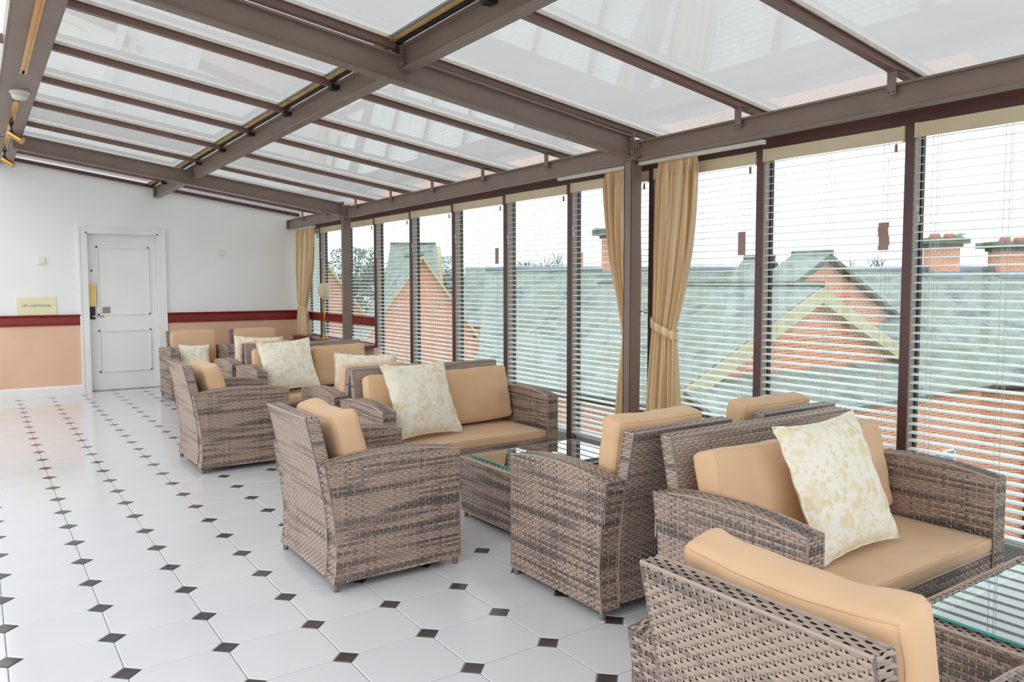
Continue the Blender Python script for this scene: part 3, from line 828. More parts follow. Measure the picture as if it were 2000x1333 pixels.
def yrear(z):
    z = max(0, z)
    # concave rear curve through (0,.323) (.22,.300) (.57,.347) (.767,.392)
    P_ = [(0, .323), (.10, .306), (.22, .300), (.40, .318), (.57, .347), (.767, .392), (.80, .40)]
    for (a, ya), (b, yb) in zip(P_[:-1], P_[1:]):
        if z <= b:
            t = (z - a) / (b - a); t2 = t; return ya + (yb - ya) * t2
    return P_[-1][1]
AT = .088                 # arm thickness
def arch(y):              # arm top height
    s = (y - YFR) / (yrear(.57) - YFR); s = min(1, max(0, s))
    return 0.566 + .032 * (1 - (2 * s - 1) ** 2)
Z0 = .035
def arm_parts():
    body = MB(); n_ = 12
    prof = [(YFR, Z0)] + [(YFR + (yrear(.57) - YFR) * i / n_, arch(YFR + (yrear(.57) - YFR) * i / n_)) for i in range(n_ + 1)]
    prof += [(yrear(z), z) for z in (.50, .40, .31, .22, .16, .10, Z0)]
    inset = .004
    cy = sum(p[0] for p in prof) / len(prof); cz = sum(p[1] for p in prof) / len(prof)
    pr = [(cy + (y - cy) * (1 - inset / .32), cz + (z - cz) * (1 - inset / .28)) for y, z in prof]
    body.prism(pr, 'x', -AT / 2 + inset, AT / 2 - inset)
    wv = MB(); hx = AT / 2
    def zlim(z):
        y0, y1 = YFR, yrear(z)
        if z > .566:
            q = 1 - (z - .566) / .032
            if q >= .99: q = .99
            if q < 0: q = 0
            hw = math.sqrt(max(0, 1 - q)) if False else math.sqrt(max(0, 1 - (z - .566) / .032))
            m_ = (YFR + yrear(.57)) / 2; h_ = (yrear(.57) - YFR) / 2 * hw
            if h_ < .03: return None
            return (m_ - h_, m_ + h_)
        return (y0, y1)
    rows = rowlist(Z0, .596)
    for sgn in (-1, 1):
        S = lambda u, v_, s=sgn: (Vector((s * hx, u, v_)), Vector((s, 0, 0)))
        weave(wv, S, rows, zlim, seed=(0 if sgn < 0 else 3))
        stakes(wv, S, YFR, yrear(.57), lambda u: (Z0 if u < .3 else .4, arch(u)), seed=sgn)
    # top
    L_ = yrear(.57) - YFR
    S = lambda u, v_: (Vector((v_, YFR + u, arch(YFR + u))), Vector((0, 0, 1)))
    weave(wv, S, rowlist(-hx, hx), lambda v_: (0, L_), seed=5); stakes(wv, S, 0, L_, lambda u: (-hx, hx), 5)
    # front end and rear end
    S = lambda u, v_: (Vector((u, YFR, v_)), Vector((0, -1, 0)))
    weave(wv, S, rowlist(Z0, .566), lambda v_: (-hx, hx), seed=7); stakes(wv, S, -hx, hx, lambda u: (Z0, .566), 7)
    S = lambda u, v_: (Vector((u, yrear(v_), v_)), Vector((0, 1, .0)))
    weave(wv, S, rowlist(Z0, .566), lambda v_: (-hx, hx), seed=9); stakes(wv, S, -hx, hx, lambda u: (Z0, .566), 9)
    # corner binding strands
    for x in (-hx, hx):
        ys_ = [YFR + L_ * i / 14 for i in range(15)]
        vs = []; 
        wv.tube([(x, y, arch(y)) for y in ys_], .0038, 6, row=3)
        wv.tube([(x, YFR, Z0), (x, YFR, .566)], .0034, 6, row=9); wv.tube([(x, yrear(z), z) for z in (Z0, .1, .22, .4, .57)], .0034, 6, row=14)
    return body, wv
def back_parts(wb):
    zt = .767; th = .046; body = MB(); zz = [.06, .16, .28, .40, .52, .64, zt]
    prof = [(yrear(z) + .002, z) for z in zz] + [(yrear(z) - th, z) for z in reversed(zz)]
    body.prism([(y, z) for y, z in prof], 'x', -wb / 2 + .003, wb / 2 - .003)
    wv = MB()
    S = lambda u, v_: (Vector((u, yrear(v_) + .006, v_)), Vector((0, 1, -.1)).normalized())
    weave(wv, S, rowlist(.05, zt), lambda v_: (-wb / 2, wb / 2), seed=11); stakes(wv, S, -wb / 2, wb / 2, lambda u: (.05, zt), 11)
    S = lambda u, v_: (Vector((u, yrear(v_) - th - .004, v_)), Vector((0, -1, .1)).normalized())
    weave(wv, S, rowlist(.30, zt), lambda v_: (-wb / 2, wb / 2), seed=13); stakes(wv, S, -wb / 2, wb / 2, lambda u: (.30, zt), 13)
    for s_ in (-1, 1):
        S = lambda u, v_, s=s_: (Vector((s * wb / 2, yrear(v_) + .006 - u, v_)), Vector((s, 0, 0)))
        weave(wv, S, rowlist(.30, zt), lambda v_: (0, th + .01), seed=15)
    S = lambda u, v_: (Vector((u, yrear(zt) + .006 - v_, zt + .001)), Vector((0, 0, 1)))
    weave(wv, S, rowlist(0, th + .01), lambda v_: (-wb / 2, wb / 2), seed=17)
    for dy in (.006, -th - .004):
        wv.tube([(-wb / 2, yrear(zt) + dy, zt), (wb / 2, yrear(zt) + dy, zt)], .0042, 6, row=5)
        for s_ in (-1, 1): wv.tube([(s_ * wb / 2, yrear(z) + dy, z) for z in zz], .0036, 6, row=11)
    return body, wv
def front_parts(wf):
    body = MB().box(-wf / 2, wf / 2, YFR + .012, YFR + .03, .06, .268)
    body.box(-wf / 2, wf / 2, YFR + .012, .27, .245, .268)
    wv = MB(); S = lambda u, v_: (Vector((u, YFR + .008, v_)), Vector((0, -1, 0)))
    weave(wv, S, rowlist(.055, .262), lambda v_: (-wf / 2, wf / 2), seed=19); stakes(wv, S, -wf / 2, wf / 2, lambda u: (.055, .262), 19)
    wv.tube([(-wf / 2, YFR + .008, .264), (wf / 2, YFR + .008, .264)], .006, 6); wv.tube([(-wf / 2, YFR + .008, .055), (wf / 2, YFR + .008, .055)], .005, 6)
    return body, wv
def rbox(hx, hy, hz, r, bulge=(0, 0, 0), n_=10, wr=0.0, seed=0, pinch=0.0):
    """rounded, slightly stuffed box cushion"""
    rr = random.Random(seed); k1, k2, k3 = rr.uniform(0, 6), rr.uniform(0, 6), rr.uniform(8, 12)
    vs = []; fs = []; idx = {}
    def pt(a, b, c):
        key = (a, b, c)
        if key in idx: return idx[key]
        def mp(i): 
            t = 2 * i / n_ - 1; return math.copysign(abs(t) ** .75, t)
        p = Vector((mp(a) * hx, mp(b) * hy, mp(c) * hz)); core = Vector((max(-hx + r, min(hx - r, p.x)), max(-hy + r, min(hy - r, p.y)), max(-hz + r, min(hz - r, p.z))))
        dd = p - core
        if dd.length > 1e-9: p = core + dd.normalized() * min(r, dd.length if dd.length < r else r)
        u, v_, w_ = p.x / hx, p.y / hy, p.z / hz
        sm = lambda t: max(0, 1 - t * t)
        p.x += math.copysign(1, u) * bulge[0] * sm(v_) * sm(w_) * abs(u) ** 3
        p.y += math.copysign(1, v_) * bulge[1] * sm(u) * sm(w_) * abs(v_) ** 3
        p.z += math.copysign(1, w_) * bulge[2] * sm(u) * sm(v_) * abs(w_) ** 3
        if pinch: p.z -= pinch * sm(u) * max(0, w_) ** 2
        if wr:
            q = wr * math.sin(p.x * k3 * 3 + p.z * 22 + k1) * math.sin(p.z * k3 * 2.2 - p.x * 9 + k2)
            p.y += q * (1 if v_ > 0 else -1) * abs(v_)
            p.x += .6 * q * abs(u) ** 4; p.z += .5 * q * max(0, w_) ** 4
        vs.append(p); idx[key] = len(vs) - 1; return idx[key]
    for a in range(n_):
        for b in range(n_):
            for q in (0, n_):
                fs.append((pt(a, b, q), pt(a + 1, b, q), pt(a + 1, b + 1, q), pt(a, b + 1, q)))
                fs.append((pt(a, q, b), pt(a + 1, q, b), pt(a + 1, q, b + 1), pt(a, q, b + 1)))
                fs.append((pt(q, a, b), pt(q, a + 1, b), pt(q, a + 1, b + 1), pt(q, a, b + 1)))
    mb = MB().add(vs, fs, smooth=True)
    # seams: along the four edges of the front (-y) and back (+y) faces
    def edge_at(sy):
        pts = []
        b = 0 if sy < 0 else n_
        for a in range(n_): pts.append(vs[pt(a, b, n_)])
        for c in range(n_, 0, -1): pts.append(vs[pt(n_, b, c)])
        for a in range(n_, 0, -1): pts.append(vs[pt(a, b, 0)])
        for c in range(0, n_): pts.append(vs[pt(0, b, c)])
        pts.append(pts[0]); return pts
    return mb, (edge_at(-1), edge_at(1))
def chair_proto(W, seats, name):
    root = empty(name)
    for s_ in (-1, 1):
        b, wv = arm_parts()
        if s_ == -1:
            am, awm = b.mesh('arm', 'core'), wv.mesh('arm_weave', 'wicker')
        a = link('arm', am, root, (s_ * (W / 2 - AT / 2), 0, 0)); tag(link('arm_weave', awm, a), kind='stuff')
    wb = W - 2 * AT - .006
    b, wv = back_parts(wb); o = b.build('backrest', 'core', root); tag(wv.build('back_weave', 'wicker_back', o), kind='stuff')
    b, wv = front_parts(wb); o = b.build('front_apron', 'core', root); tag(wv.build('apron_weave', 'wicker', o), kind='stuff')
    ft = MB().lathe([(.013, 0), (.014, .006), (.012, .05)], n=8).mesh('foot', 'beam')
    for sx in (-1, 1):
        for y in (YFR + .016, .300): link('foot', ft, root, (sx * (W / 2 - .018), y, 0))
    mb, seams = rbox(wb / 2 - .004, .290, .030, .016, (0, 0, .004), 12)
    sc = mb.build('seat_cushion', 'tan', root, (0, YFR + .290 - .002, .300))
    sm_ = MB(); 
    for s in seams[:1]: sm_.tube([p + Vector((0, 0, 0)) for p in s], .0022, 5, cap=False)
    sm_.build('piping', 'tan', sc)
    return root
WC, WS = .72, 1.345
chair0 = chair_proto(WC, 1, 'wicker_armchair')
sofa0 = chair_proto(WS, 2, 'wicker_sofa')
CH = [  # x, y, rot, width factor, label
 (1.172, -2.020, 90, 1.0, 'wicker armchair at the bottom edge of the picture, its broad back towards us'),
 (1.168, .595, 90, .985, 'wicker armchair standing out on the tiles left of the glass table, seen side on'),
 (1.20, 3.178, 90, 1.0, 'wicker armchair farther along the tiles, behind the side-on armchair'),
 (2.005, -.337, 180, 1.07, 'wicker armchair with its back to the near sofa, facing the middle glass table'),
 (2.785, -.345, 180, 1.0, 'wicker armchair by the window whose back shows just above the near sofa'),
 (1.985, 2.50, 180, 1.0, 'wicker armchair back to back with the middle sofa'),
 (1.985, 5.11, 180, 1.0, 'wicker armchair back to back with the farthest sofa'),
 (1.785, 6.93, 0, 1.0, 'wicker armchair nearest the white door, facing us'),
 (2.525, 6.91, 0, 1.0, 'wicker armchair against the peach wall, mostly hidden by floral cushions'),
]
CHO = []
for i, (x, y, rz, k_, lab) in enumerate(CH):
    o = chair0 if i == 0 else copy_tree(chair0)
    o.location = (x, y, 0); o.rotation_euler = (0, 0, R(rz)); o.scale = (k_, 1, .985 if i == 0 else 1)
    tag(o, lab, 'armchair', 'wicker armchairs of the lounge sets'); CHO.append(o)
SO = [(2.36, -1.215, 'wicker sofa nearest the camera at the right, one floral cushion on it'),
      (2.287, 1.690, 'wicker sofa in the middle, behind the glass table'),
      (2.30, 4.30, 'wicker sofa farthest away, in front of the far column')]
for i, (x, y, lab) in enumerate(SO):
    o = sofa0 if i == 0 else copy_tree(sofa0)
    o.location = (x, y, 0); tag(o, lab, 'sofa', 'wicker sofas of the lounge sets')

# glass topped tables
def table_proto():
    r_ = empty('wicker_table'); W_, D_, H_ = .83, .57, .352
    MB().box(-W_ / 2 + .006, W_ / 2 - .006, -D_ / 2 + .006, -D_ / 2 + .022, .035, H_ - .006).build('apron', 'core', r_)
    core = [c for c in r_.children]
    for (nm, S, u1) in (
        ('x', lambda u, v_: (Vector((u, -D_ / 2, v_)), Vector((0, -1, 0))), W_), ('x', lambda u, v_: (Vector((u, D_ / 2, v_)), Vector((0, 1, 0))), W_),
        ('y', lambda u, v_: (Vector((-W_ / 2, u, v_)), Vector((-1, 0, 0))), D_), ('y', lambda u, v_: (Vector((W_ / 2, u, v_)), Vector((1, 0, 0))), D_)):
        wv = MB(); weave(wv, S, rowlist(.035, H_), lambda v_: (-u1 / 2, u1 / 2), seed=21 + len(r_.children)); stakes(wv, S, -u1 / 2, u1 / 2, lambda u: (.035, H_), 21)
        if len(r_.children) == 1: pr = r_.children[0]
        else:
            k_ = len(r_.children)
            bx = {2: (-W_ / 2 + .006, W_ / 2 - .006, D_ / 2 - .022, D_ / 2 - .006), 3: (-W_ / 2 + .006, -W_ / 2 + .022, -D_ / 2 + .006, D_ / 2 - .006), 4: (W_ / 2 - .022, W_ / 2 - .006, -D_ / 2 + .006, D_ / 2 - .006)}[k_]
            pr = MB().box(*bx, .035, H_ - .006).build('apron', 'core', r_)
        if not pr.children: tag(wv.build('apron_weave', 'wicker', pr), kind='stuff')
        else:
            bx = (-W_ / 2 + .006, W_ / 2 - .006, D_ / 2 - .022, D_ / 2 - .006)
            pr = MB().box(*bx, .035, H_ - .006).build('apron', 'core', r_); tag(wv.build('apron_weave', 'wicker', pr), kind='stuff')
    rim = MB(); rw = .075
    rim.box(-W_ / 2 + .004, W_ / 2 - .004, -D_ / 2 + .004, -D_ / 2 + rw, H_ - .02, H_ - .002); rim.box(-W_ / 2 + .004, W_ / 2 - .004, D_ / 2 - rw, D_ / 2 - .004, H_ - .02, H_ - .002)
    rim.box(-W_ / 2 + .004, -W_ / 2 + rw, -D_ / 2, D_ / 2, H_ - .02, H_ - .002); rim.box(W_ / 2 - rw, W_ / 2 - .004, -D_ / 2, D_ / 2, H_ - .02, H_ - .002)
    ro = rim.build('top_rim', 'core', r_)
    wv = MB()
    for s_ in (-1, 1):
        S = lambda u, v_, s=s_: (Vector((u, s * (D_ / 2 - v_), H_)), Vector((0, 0, 1))); weave(wv, S, rowlist(0, rw), lambda v_: (-W_ / 2, W_ / 2), seed=31)
        S = lambda u, v_, s=s_: (Vector((s * (W_ / 2 - v_), u, H_)), Vector((0, 0, 1))); weave(wv, S, rowlist(0, rw), lambda v_: (-D_ / 2, D_ / 2), seed=33)
        wv.tube([(-W_ / 2, s_ * D_ / 2, H_), (W_ / 2, s_ * D_ / 2, H_)], .005, 6); wv.tube([(s_ * W_ / 2, -D_ / 2, H_), (s_ * W_ / 2, D_ / 2, H_)], .005, 6)
    tag(wv.build('rim_weave', 'wicker', ro), kind='stuff')
    sh = MB().box(-W_ / 2 + .02, W_ / 2 - .02, -D_ / 2 + .02, D_ / 2 - .02, .10, .12).build('shelf', 'core', r_)
    ft = MB().lathe([(.012, 0), (.013, .005), (.011, .05)], n=8).mesh('foot', 'beam')
    for sx in (-1, 1):
        for sy in (-1, 1): link('foot', ft, r_, (sx * (W_ / 2 - .02), sy * (D_ / 2 - .02), 0))
    gx, gy = W_ / 2 - .045, D_ / 2 - .045; gz0, gz1 = H_ + .006, H_ + .014
    g = MB(); g.add([(-gx, -gy, gz1), (gx, -gy, gz1), (gx, gy, gz1), (-gx, gy, gz1)], [(0, 1, 2, 3)])
    go = g.build('glass_top', 'table_glass', r_)
    e = MB(); w_ = .003
    for (a, b, c, d_) in ((-gx, gx, -gy, -gy + w_), (-gx, gx, gy - w_, gy), (-gx, -gx + w_, -gy, gy), (gx - w_, gx, -gy, gy)): e.box(a, b, c, d_, gz0, gz1 - .0005)
    e.build('glass_edge', 'glass_edge', go)
    return r_
tab0 = table_proto()
TB = [(2.30, -2.015, 'glass topped wicker table at the bottom right corner'), (2.305, .615, 'glass topped wicker table in front of the middle sofa'),
      (2.305, 3.36, 'glass topped wicker table hidden between the farthest sofa and an armchair'), (2.10, 6.00, 'glass topped wicker table in front of the armchairs by the far wall')]
for i, (x, y, lab) in enumerate(TB):
    o = tab0 if i == 0 else copy_tree(tab0)
    o.location = (x, y, 0); tag(o, lab, 'table', 'glass topped wicker tables')

# tan back cushions
def cushion(hx, hz, hy, loc, rx, rz, label, seed, pinch=0.0, ry=0.0):
    mb, seams = rbox(hx, hy, hz, .028, (.004, .026, .010), 18, .0048, seed, pinch)
    o = mb.build('back_cushion', 'tan')
    o.rotation_mode = 'XYZ'; o.location = loc
    o.matrix_world = Matrix.Translation(loc) @ Matrix.Rotation(R(rz), 4, 'Z') @ Matrix.Rotation(R(rx), 4, 'X') @ Matrix.Rotation(R(ry), 4, 'Y')
    sm_ = MB()
    for s in seams: sm_.tube(s, .0024, 5, cap=False)
    sm_.build('piping', 'tan', o)
    tag(o, label, 'cushion', 'tan back cushions')
    return o
def place(ch, lx, ly, lz):
    x, y, rz = ch; a = R(rz); return Vector((x + lx * math.cos(a) - ly * math.sin(a), y + lx * math.sin(a) + ly * math.cos(a), lz))
CL = ['tan cushion rising over the back of the armchair at the bottom edge', 'tan cushion in the side-on armchair out on the tiles', 'tan cushion in the armchair behind the side-on one',
      'tan cushion in the armchair with its back to the near sofa', 'tan cushion in the window-side armchair above the near sofa', 'tan cushion behind the floral one, back to back with the middle sofa',
      'tan cushion behind the floral one, back to back with the farthest sofa', 'tan cushion in the armchair nearest the white door', 'tan cushion in the armchair against the peach wall']
CP = [(.0, .185, .575, -13, .225, .028), (0, .160, .570, -15, .215, .022), (0, .150, .560, -17, .21, .012), (0, .185, .578, -9, .225, .01), (0, .185, .578, -9, .225, .01), (0, .185, .562, -9, .21, .01), (0, .185, .562, -9, .21, .01), (0, .185, .566, -9, .215, .0), (0, .185, .566, -9, .215, .0)]
for i, c in enumerate(CH):
    lx, ly, lz, rx, hz, pn = CP[i]
    cushion(.255, hz, .060, place(c[:3], lx, ly, lz), rx, c[2], CL[i], i + 1, pn)
for i, s in enumerate(SO):
    nm = ('near', 'middle', 'farthest')[i]
    for sx, wd in ((-1, 'left'), (1, 'right')):
        cushion(.272, .195, .062, place((s[0], s[1], 0), sx * .288, .160 if sx < 0 else .178, .543 if sx < 0 else .545), -15 if sx < 0 else -12, 0,
                'tan back cushion at the %s end of the %s sofa' % ('window' if sx > 0 else 'aisle', nm), 20 + i * 2 + (sx > 0), .012, (1.2 if sx < 0 else -1.2))

# floral scatter cushions
def pillow(loc, rx, rz, ry, label, seed, s=.235, tk=.075):
    n_ = 26; v = []; f = []; rr = random.Random(seed); k1, k2 = rr.uniform(0, 6), rr.uniform(0, 6)
    def top(sg):
        b = len(v)
        for j in range(n_ + 1):
            for i in range(n_ + 1):
                u, w_ = 2 * i / n_ - 1, 2 * j / n_ - 1
                px = s * u * (1 - .085 * (1 - u * u * 0) * (1 - w_ * w_)) ; pz = s * w_ * (1 - .085 * (1 - u * u))
                h = ((1 - abs(u) ** 2.4) * (1 - abs(w_) ** 2.4)) ** .55
                wr = .006 * math.sin(7 * u + 3 * w_ + k1) * math.sin(5 * w_ - 4 * u + k2) * h
                edge = .004 * math.sin(18 * u + k1) * (1 - h) + .004 * math.sin(16 * w_ + k2) * (1 - h)
                v.append((px, sg * (tk * h) + wr + edge, pz))
        for j in range(n_):
            for i in range(n_):
                a = b + j * (n_ + 1) + i; f.append((a, a + 1, a + n_ + 2, a + n_ + 1))
    top(-1); top(1)
    o = MB().add(v, f, smooth=True).build('floral_cushion', 'floral')
    o.matrix_world = Matrix.Translation(loc) @ Matrix.Rotation(R(rz), 4, 'Z') @ Matrix.Rotation(R(rx), 4, 'X') @ Matrix.Rotation(R(ry), 4, 'Y')
    e = MB(); m_ = n_ + 1
    ring = [Vector(v[i]) for i in range(n_)] + [Vector(v[j * m_ + n_]) for j in range(n_)] + [Vector(v[n_ * m_ + n_ - i]) for i in range(n_)] + [Vector(v[(n_ - j) * m_]) for j in range(n_ + 1)]
    e.tube(ring, .0035, 5, cap=False); e.build('hem', 'floral', o)
    tag(o, label, 'cushion', 'cream floral cushions')
    return o
pillow((2.301, -1.250, .588), -23.1, -.5, -1.5, 'cream floral cushion leaning on the near sofa', 1, .262)
pillow((2.035, 1.655, .586), -25.5, 8.8, 1.1, 'cream floral cushion leaning on the middle sofa', 2, .26)
pillow((2.005, 4.265, .590), -26.7, -2.7, -4, 'cream floral cushion leaning on the farthest sofa', 3, .255)
pillow((2.017, 2.56, .612), -22, 162, -2.8, 'cream floral cushion peeping up behind the back of the middle sofa', 4, .235)
pillow((1.978, 5.15, .588), -16, 168, -3, 'cream floral cushion behind the back of the farthest sofa', 5, .238)
pillow((1.73, 6.81, .476), -30, 0, 3, 'small cream floral cushion in the armchair nearest the door', 6, .17, .05)

# ------------------------------------------------------------------ sill lamp
lp = tag(empty('table_lamp', (3.405, 7.0, .612)), 'slim brass lamp with fluted cream shade on the far window sill', 'lamp')
MB().lathe([(.055, 0), (.055, .008), (.040, .018), (.022, .040), (.012, .055), (.008, .07)], n=20).build('base', 'brass', lp)
MB().tube([(0, 0, .05), (0, 0, .52)], .006, 10).build('stem', 'brass', lp)
MB().lathe([(.007, .495), (.018, .51), (.022, .53), (.016, .545)], n=16).build('socket', 'brass', lp)
v = []; f = []; nn_ = 48
prof = [(.022, .530), (.045, .548), (.064, .580), (.074, .625), (.074, .670), (.064, .712), (.045, .738), (.018, .750)]
for (r_, z_) in prof:
    for q in range(nn_):
        a = 2 * math.pi * q / nn_; rr_ = r_ * (1 + .05 * math.cos(12 * a)); v.append((rr_ * math.cos(a), rr_ * math.sin(a), z_))
for i in range(len(prof) - 1):
    for q in range(nn_): f.append((i * nn_ + q, i * nn_ + (q + 1) % nn_, (i + 1) * nn_ + (q + 1) % nn_, (i + 1) * nn_ + q))
f.append(tuple((len(prof) - 1) * nn_ + q for q in range(nn_)))
MB().add(v, f, smooth=True).build('lamp_shade', 'cream', lp)
MB().tube([(-.03, .03, .006), (-.02, .12, .004), (.0, .25, .004), (.05, .36, .004), (.03, .52, .004)], .003, 6).build('flex', 'white_plastic', lp)

# ------------------------------------------------------------------ outside: roofs, gables, chimneys, trees
tag(MB().box(-120, 160, -90, 160, -9.2, -9.0).build('ground', 'grass'), 'lawn and gardens far below the windows', kind='structure')
def slab(mb, a, b, c, d_, th=.12, k_=None):
    """roof slope: a,b along the ridge, c,d along the eave (c under b)"""
    a, b, c, d_ = map(Vector, (a, b, c, d_)); nrm = (b - a).cross(d_ - a).normalized()
    if nrm.z < 0: nrm = -nrm
    lo = [p - nrm * th for p in (a, b, c, d_)]
    L_ = (b - a).length; Dn = (d_ - a).length
    uv = [(0, 0), (L_, 0), (L_, Dn), (0, Dn)] * 2
    mb.add([a, b, c, d_] + lo, [(0, 1, 2, 3), (4, 7, 6, 5), (0, 4, 5, 1), (1, 5, 6, 2), (2, 6, 7, 3), (3, 7, 4, 0)], uv)
def gable_house(name, apex, hw, drop, depth, rz, zg, label, barge='stone', bw=.42, wallmat='brick'):
    """gable faces local -y; ridge runs +y"""
    t = tag(empty(name, (apex[0], apex[1], zg), R(rz)), label, 'building'); za = apex[2] - zg
    w_ = MB(); ze = za - drop
    w_.prism([(-hw, 0), (hw, 0), (hw, ze - .12), (0, za - .12), (-hw, ze - .12)], 'y', 0, depth); w_.build('wall', wallmat, t)
    ov = .25; k_ = drop / hw
    for s_ in (-1, 1):
        r_ = MB(); slab(r_, (0, -ov, za), (0, depth, za), (s_ * (hw + .3), depth, za - k_ * (hw + .3)), (s_ * (hw + .3), -ov, za - k_ * (hw + .3))); r_.build('roof_slope', 'slate', t)
        b = MB(); b.add([(0, -ov - .05, za - .04), (s_ * (hw + .3), -ov - .05, za - k_ * (hw + .3) - .04), (s_ * (hw + .3), -ov - .05, za - k_ * (hw + .3) - .04 - bw), (0, -ov - .05, za - .04 - bw),
                         (0, 0.02, za - .04), (s_ * (hw + .3), 0.02, za - k_ * (hw + .3) - .04), (s_ * (hw + .3), 0.02, za - k_ * (hw + .3) - .04 - bw), (0, 0.02, za - .04 - bw)],
                        [(0, 1, 2, 3), (4, 7, 6, 5), (0, 4, 5, 1), (2, 6, 7, 3), (1, 5, 6, 2), (0, 3, 7, 4)])
        b.build('bargeboard', barge, t)
        e = MB().tube([(s_ * (hw + .36), -ov, za - k_ * (hw + .3) - .1), (s_ * (hw + .36), depth, za - k_ * (hw + .3) - .1)], .07, 8); e.build('gutter', 'dark', t)
    rd = MB().tube([(0, -ov - .05, za + .03), (0, depth, za + .03)], .09, 8); rd.build('ridge_tiles', 'cap_stone', t)
    return t
def window_part(t, x0, x1, z0, z1, y, nm='house_window'):
    f_ = MB(); q = .06
    for (a, b, c, e) in ((x0, x1, z0, z0 + q), (x0, x1, z1 - q, z1), (x0, x0 + q, z0, z1), (x1 - q, x1, z0, z1), ((x0 + x1) / 2 - .03, (x0 + x1) / 2 + .03, z0, z1)): f_.box(a, b, y - .06, y + .02, c, e)
    fo_ = f_.build(nm, 'gloss_white', t); MB().box(x0 + q, x1 - q, y - .03, y - .01, z0 + q, z1 - q).build('window_pane', 'lead', fo_)
ZG = -9.0
g1 = gable_house('brick_gable_house', (18.4, 9.83, 1.28), 5.9, 2.62, 9, 0, ZG, 'red brick gable with cream stone coping filling the view past the near sofa')
window_part(g1, -.9, .9, 3.6, 5.4, 0)
lt = tag(empty('lean_to', (18.9, 8.2, ZG)), 'low brick lean-to with slate roof below the near brick gable', 'building')
MB().box(-5.6, 6.2, 0.2, 1.6, 0, 7.15).build('wall', 'brick', lt)
r_ = MB(); slab(r_, (-5.9, 1.62, 8.0), (6.5, 1.62, 8.0), (6.5, -.05, 7.2), (-5.9, -.05, 7.2), .1); r_.build('roof_slope', 'slate', lt)
window_part(lt, -1.5, .2, 3.8, 5.4, .2); window_part(lt, 3.0, 4.6, 3.8, 5.4, .2)
gable_house('brick_gable_house', (21.95, 11.9, 2.30), 4.3, 2.08, 1.2, 0, ZG, 'farther red brick gable with narrow coping rising above the near gable', 'cap_stone', .14)
gable_house('brick_gable_house', (22.6, 14.6, 2.25), 2.3, 1.9, 1.0, 0, ZG, 'small red brick gable left of the farther gable, lead flashing beside it', 'cap_stone', .14)
# long slate roof
mr = tag(empty('slate_roof_house', (24.6, 16.07, ZG), R(-YAW)), 'long brick house with weathered slate roof and level ridge at eye height', 'building')
zrg, zev = 1.84 - ZG, -1.75 - ZG
MB().prism([(-5.5, 0), (5.6, 0), (5.6, zev), (0, zrg - .15), (-5.5, zev)], 'x', -10.5, 12.5).build('wall', 'brick', mr)
for s_ in (-1, 1):
    r_ = MB(); slab(r_, (-10.9, 0, zrg), (12.9, 0, zrg), (12.9, s_ * 5.9, zev - .1), (-10.9, s_ * 5.9, zev - .1)); r_.build('roof_slope', 'slate', mr)
MB().tube([(-10.9, 0, zrg + .03), (12.9, 0, zrg + .03)], .12, 8).build('ridge_tiles', 'lead', mr)
MB().tube([(-10.9, -6.0, zev - .16), (12.9, -6.0, zev - .16)], .08, 8).build('gutter', 'dark', mr)
for x in (6.6, 10.2): MB().tube([(x, -5.62, zev - .2), (x, -5.62, 0)], .06, 8).build('drainpipe', 'dark', mr)
window_part(mr, 7.4, 8.9, 3.2, 5.2, -5.5); window_part(mr, 10.8, 12.2, 3.2, 5.2, -5.5)
def chimney(x, label, w_=1.0, h=1.0, d_=.8, pots=1, base=-.3, cap=.25):
    a = R(-YAW); p = (24.6 + x * math.cos(a), 16.07 + x * math.sin(a), ZG + zrg)
    t = tag(empty('brick_chimney', p, a), label, 'chimney')
    MB().box(-w_ / 2, w_ / 2, -d_ / 2, d_ / 2, base, h).build('stack', 'brick', t)
    c = MB(); c.box(-w_ / 2 - .08, w_ / 2 + .08, -d_ / 2 - .08, d_ / 2 + .08, h - .12, h); c.box(-w_ / 2 - cap, w_ / 2 + cap, -d_ / 2 - cap, d_ / 2 + cap, h, h + .22); c.build('cap', 'cap_stone', t)
    for i in range(pots):
        MB().lathe([(.20, 0), (.22, .05), (.20, .10), (.17, .18)], ((i - (pots - 1) / 2) * .55, 0, h + .22), 12).build('chimney_pot', 'terracotta', t)
    MB().box(-w_ / 2 - .06, w_ / 2 + .06, -d_ / 2 - .12, d_ / 2 + .06, base, base + .25).build('flashing', 'lead', t)
    return t
chimney(6.65, 'brick chimney with mossy cap beside the rightmost mullion', 1.0, 1.0, .8, 2)
chimney(9.35, 'brick chimney with wide stone cap at the right picture edge', 1.35, .85, .8, 2, cap=.32)
chimney(-6.0, 'brick chimney with dark slab cap left of the nearer column', .8, 1.35, .7, 0, cap=.35)
wd = MB(); rr = random.Random(7)
for i in range(26):
    a_ = rr.uniform(0, 6.28); l_ = rr.uniform(.15, .5); p_ = Vector((rr.uniform(-.1, .45), rr.uniform(-.3, .1), 0)); q_ = p_ + Vector((math.cos(a_) * l_ + .15, math.sin(a_) * l_ * .4, rr.uniform(-.05, .28)))
    wd.tube([p_, (p_ + q_) / 2 + Vector((0, 0, .05)), q_], [.03, .025, .006], 4)
a_ = R(-YAW)
tag(wd.build('weed_tuft', 'ever', None, (24.6 + 6.8 * math.cos(a_), 16.07 + 6.8 * math.sin(a_), ZG + zrg + 1.22), (0, 0, a_)), 'green weed tuft growing on top of a brick chimney', 'weed')
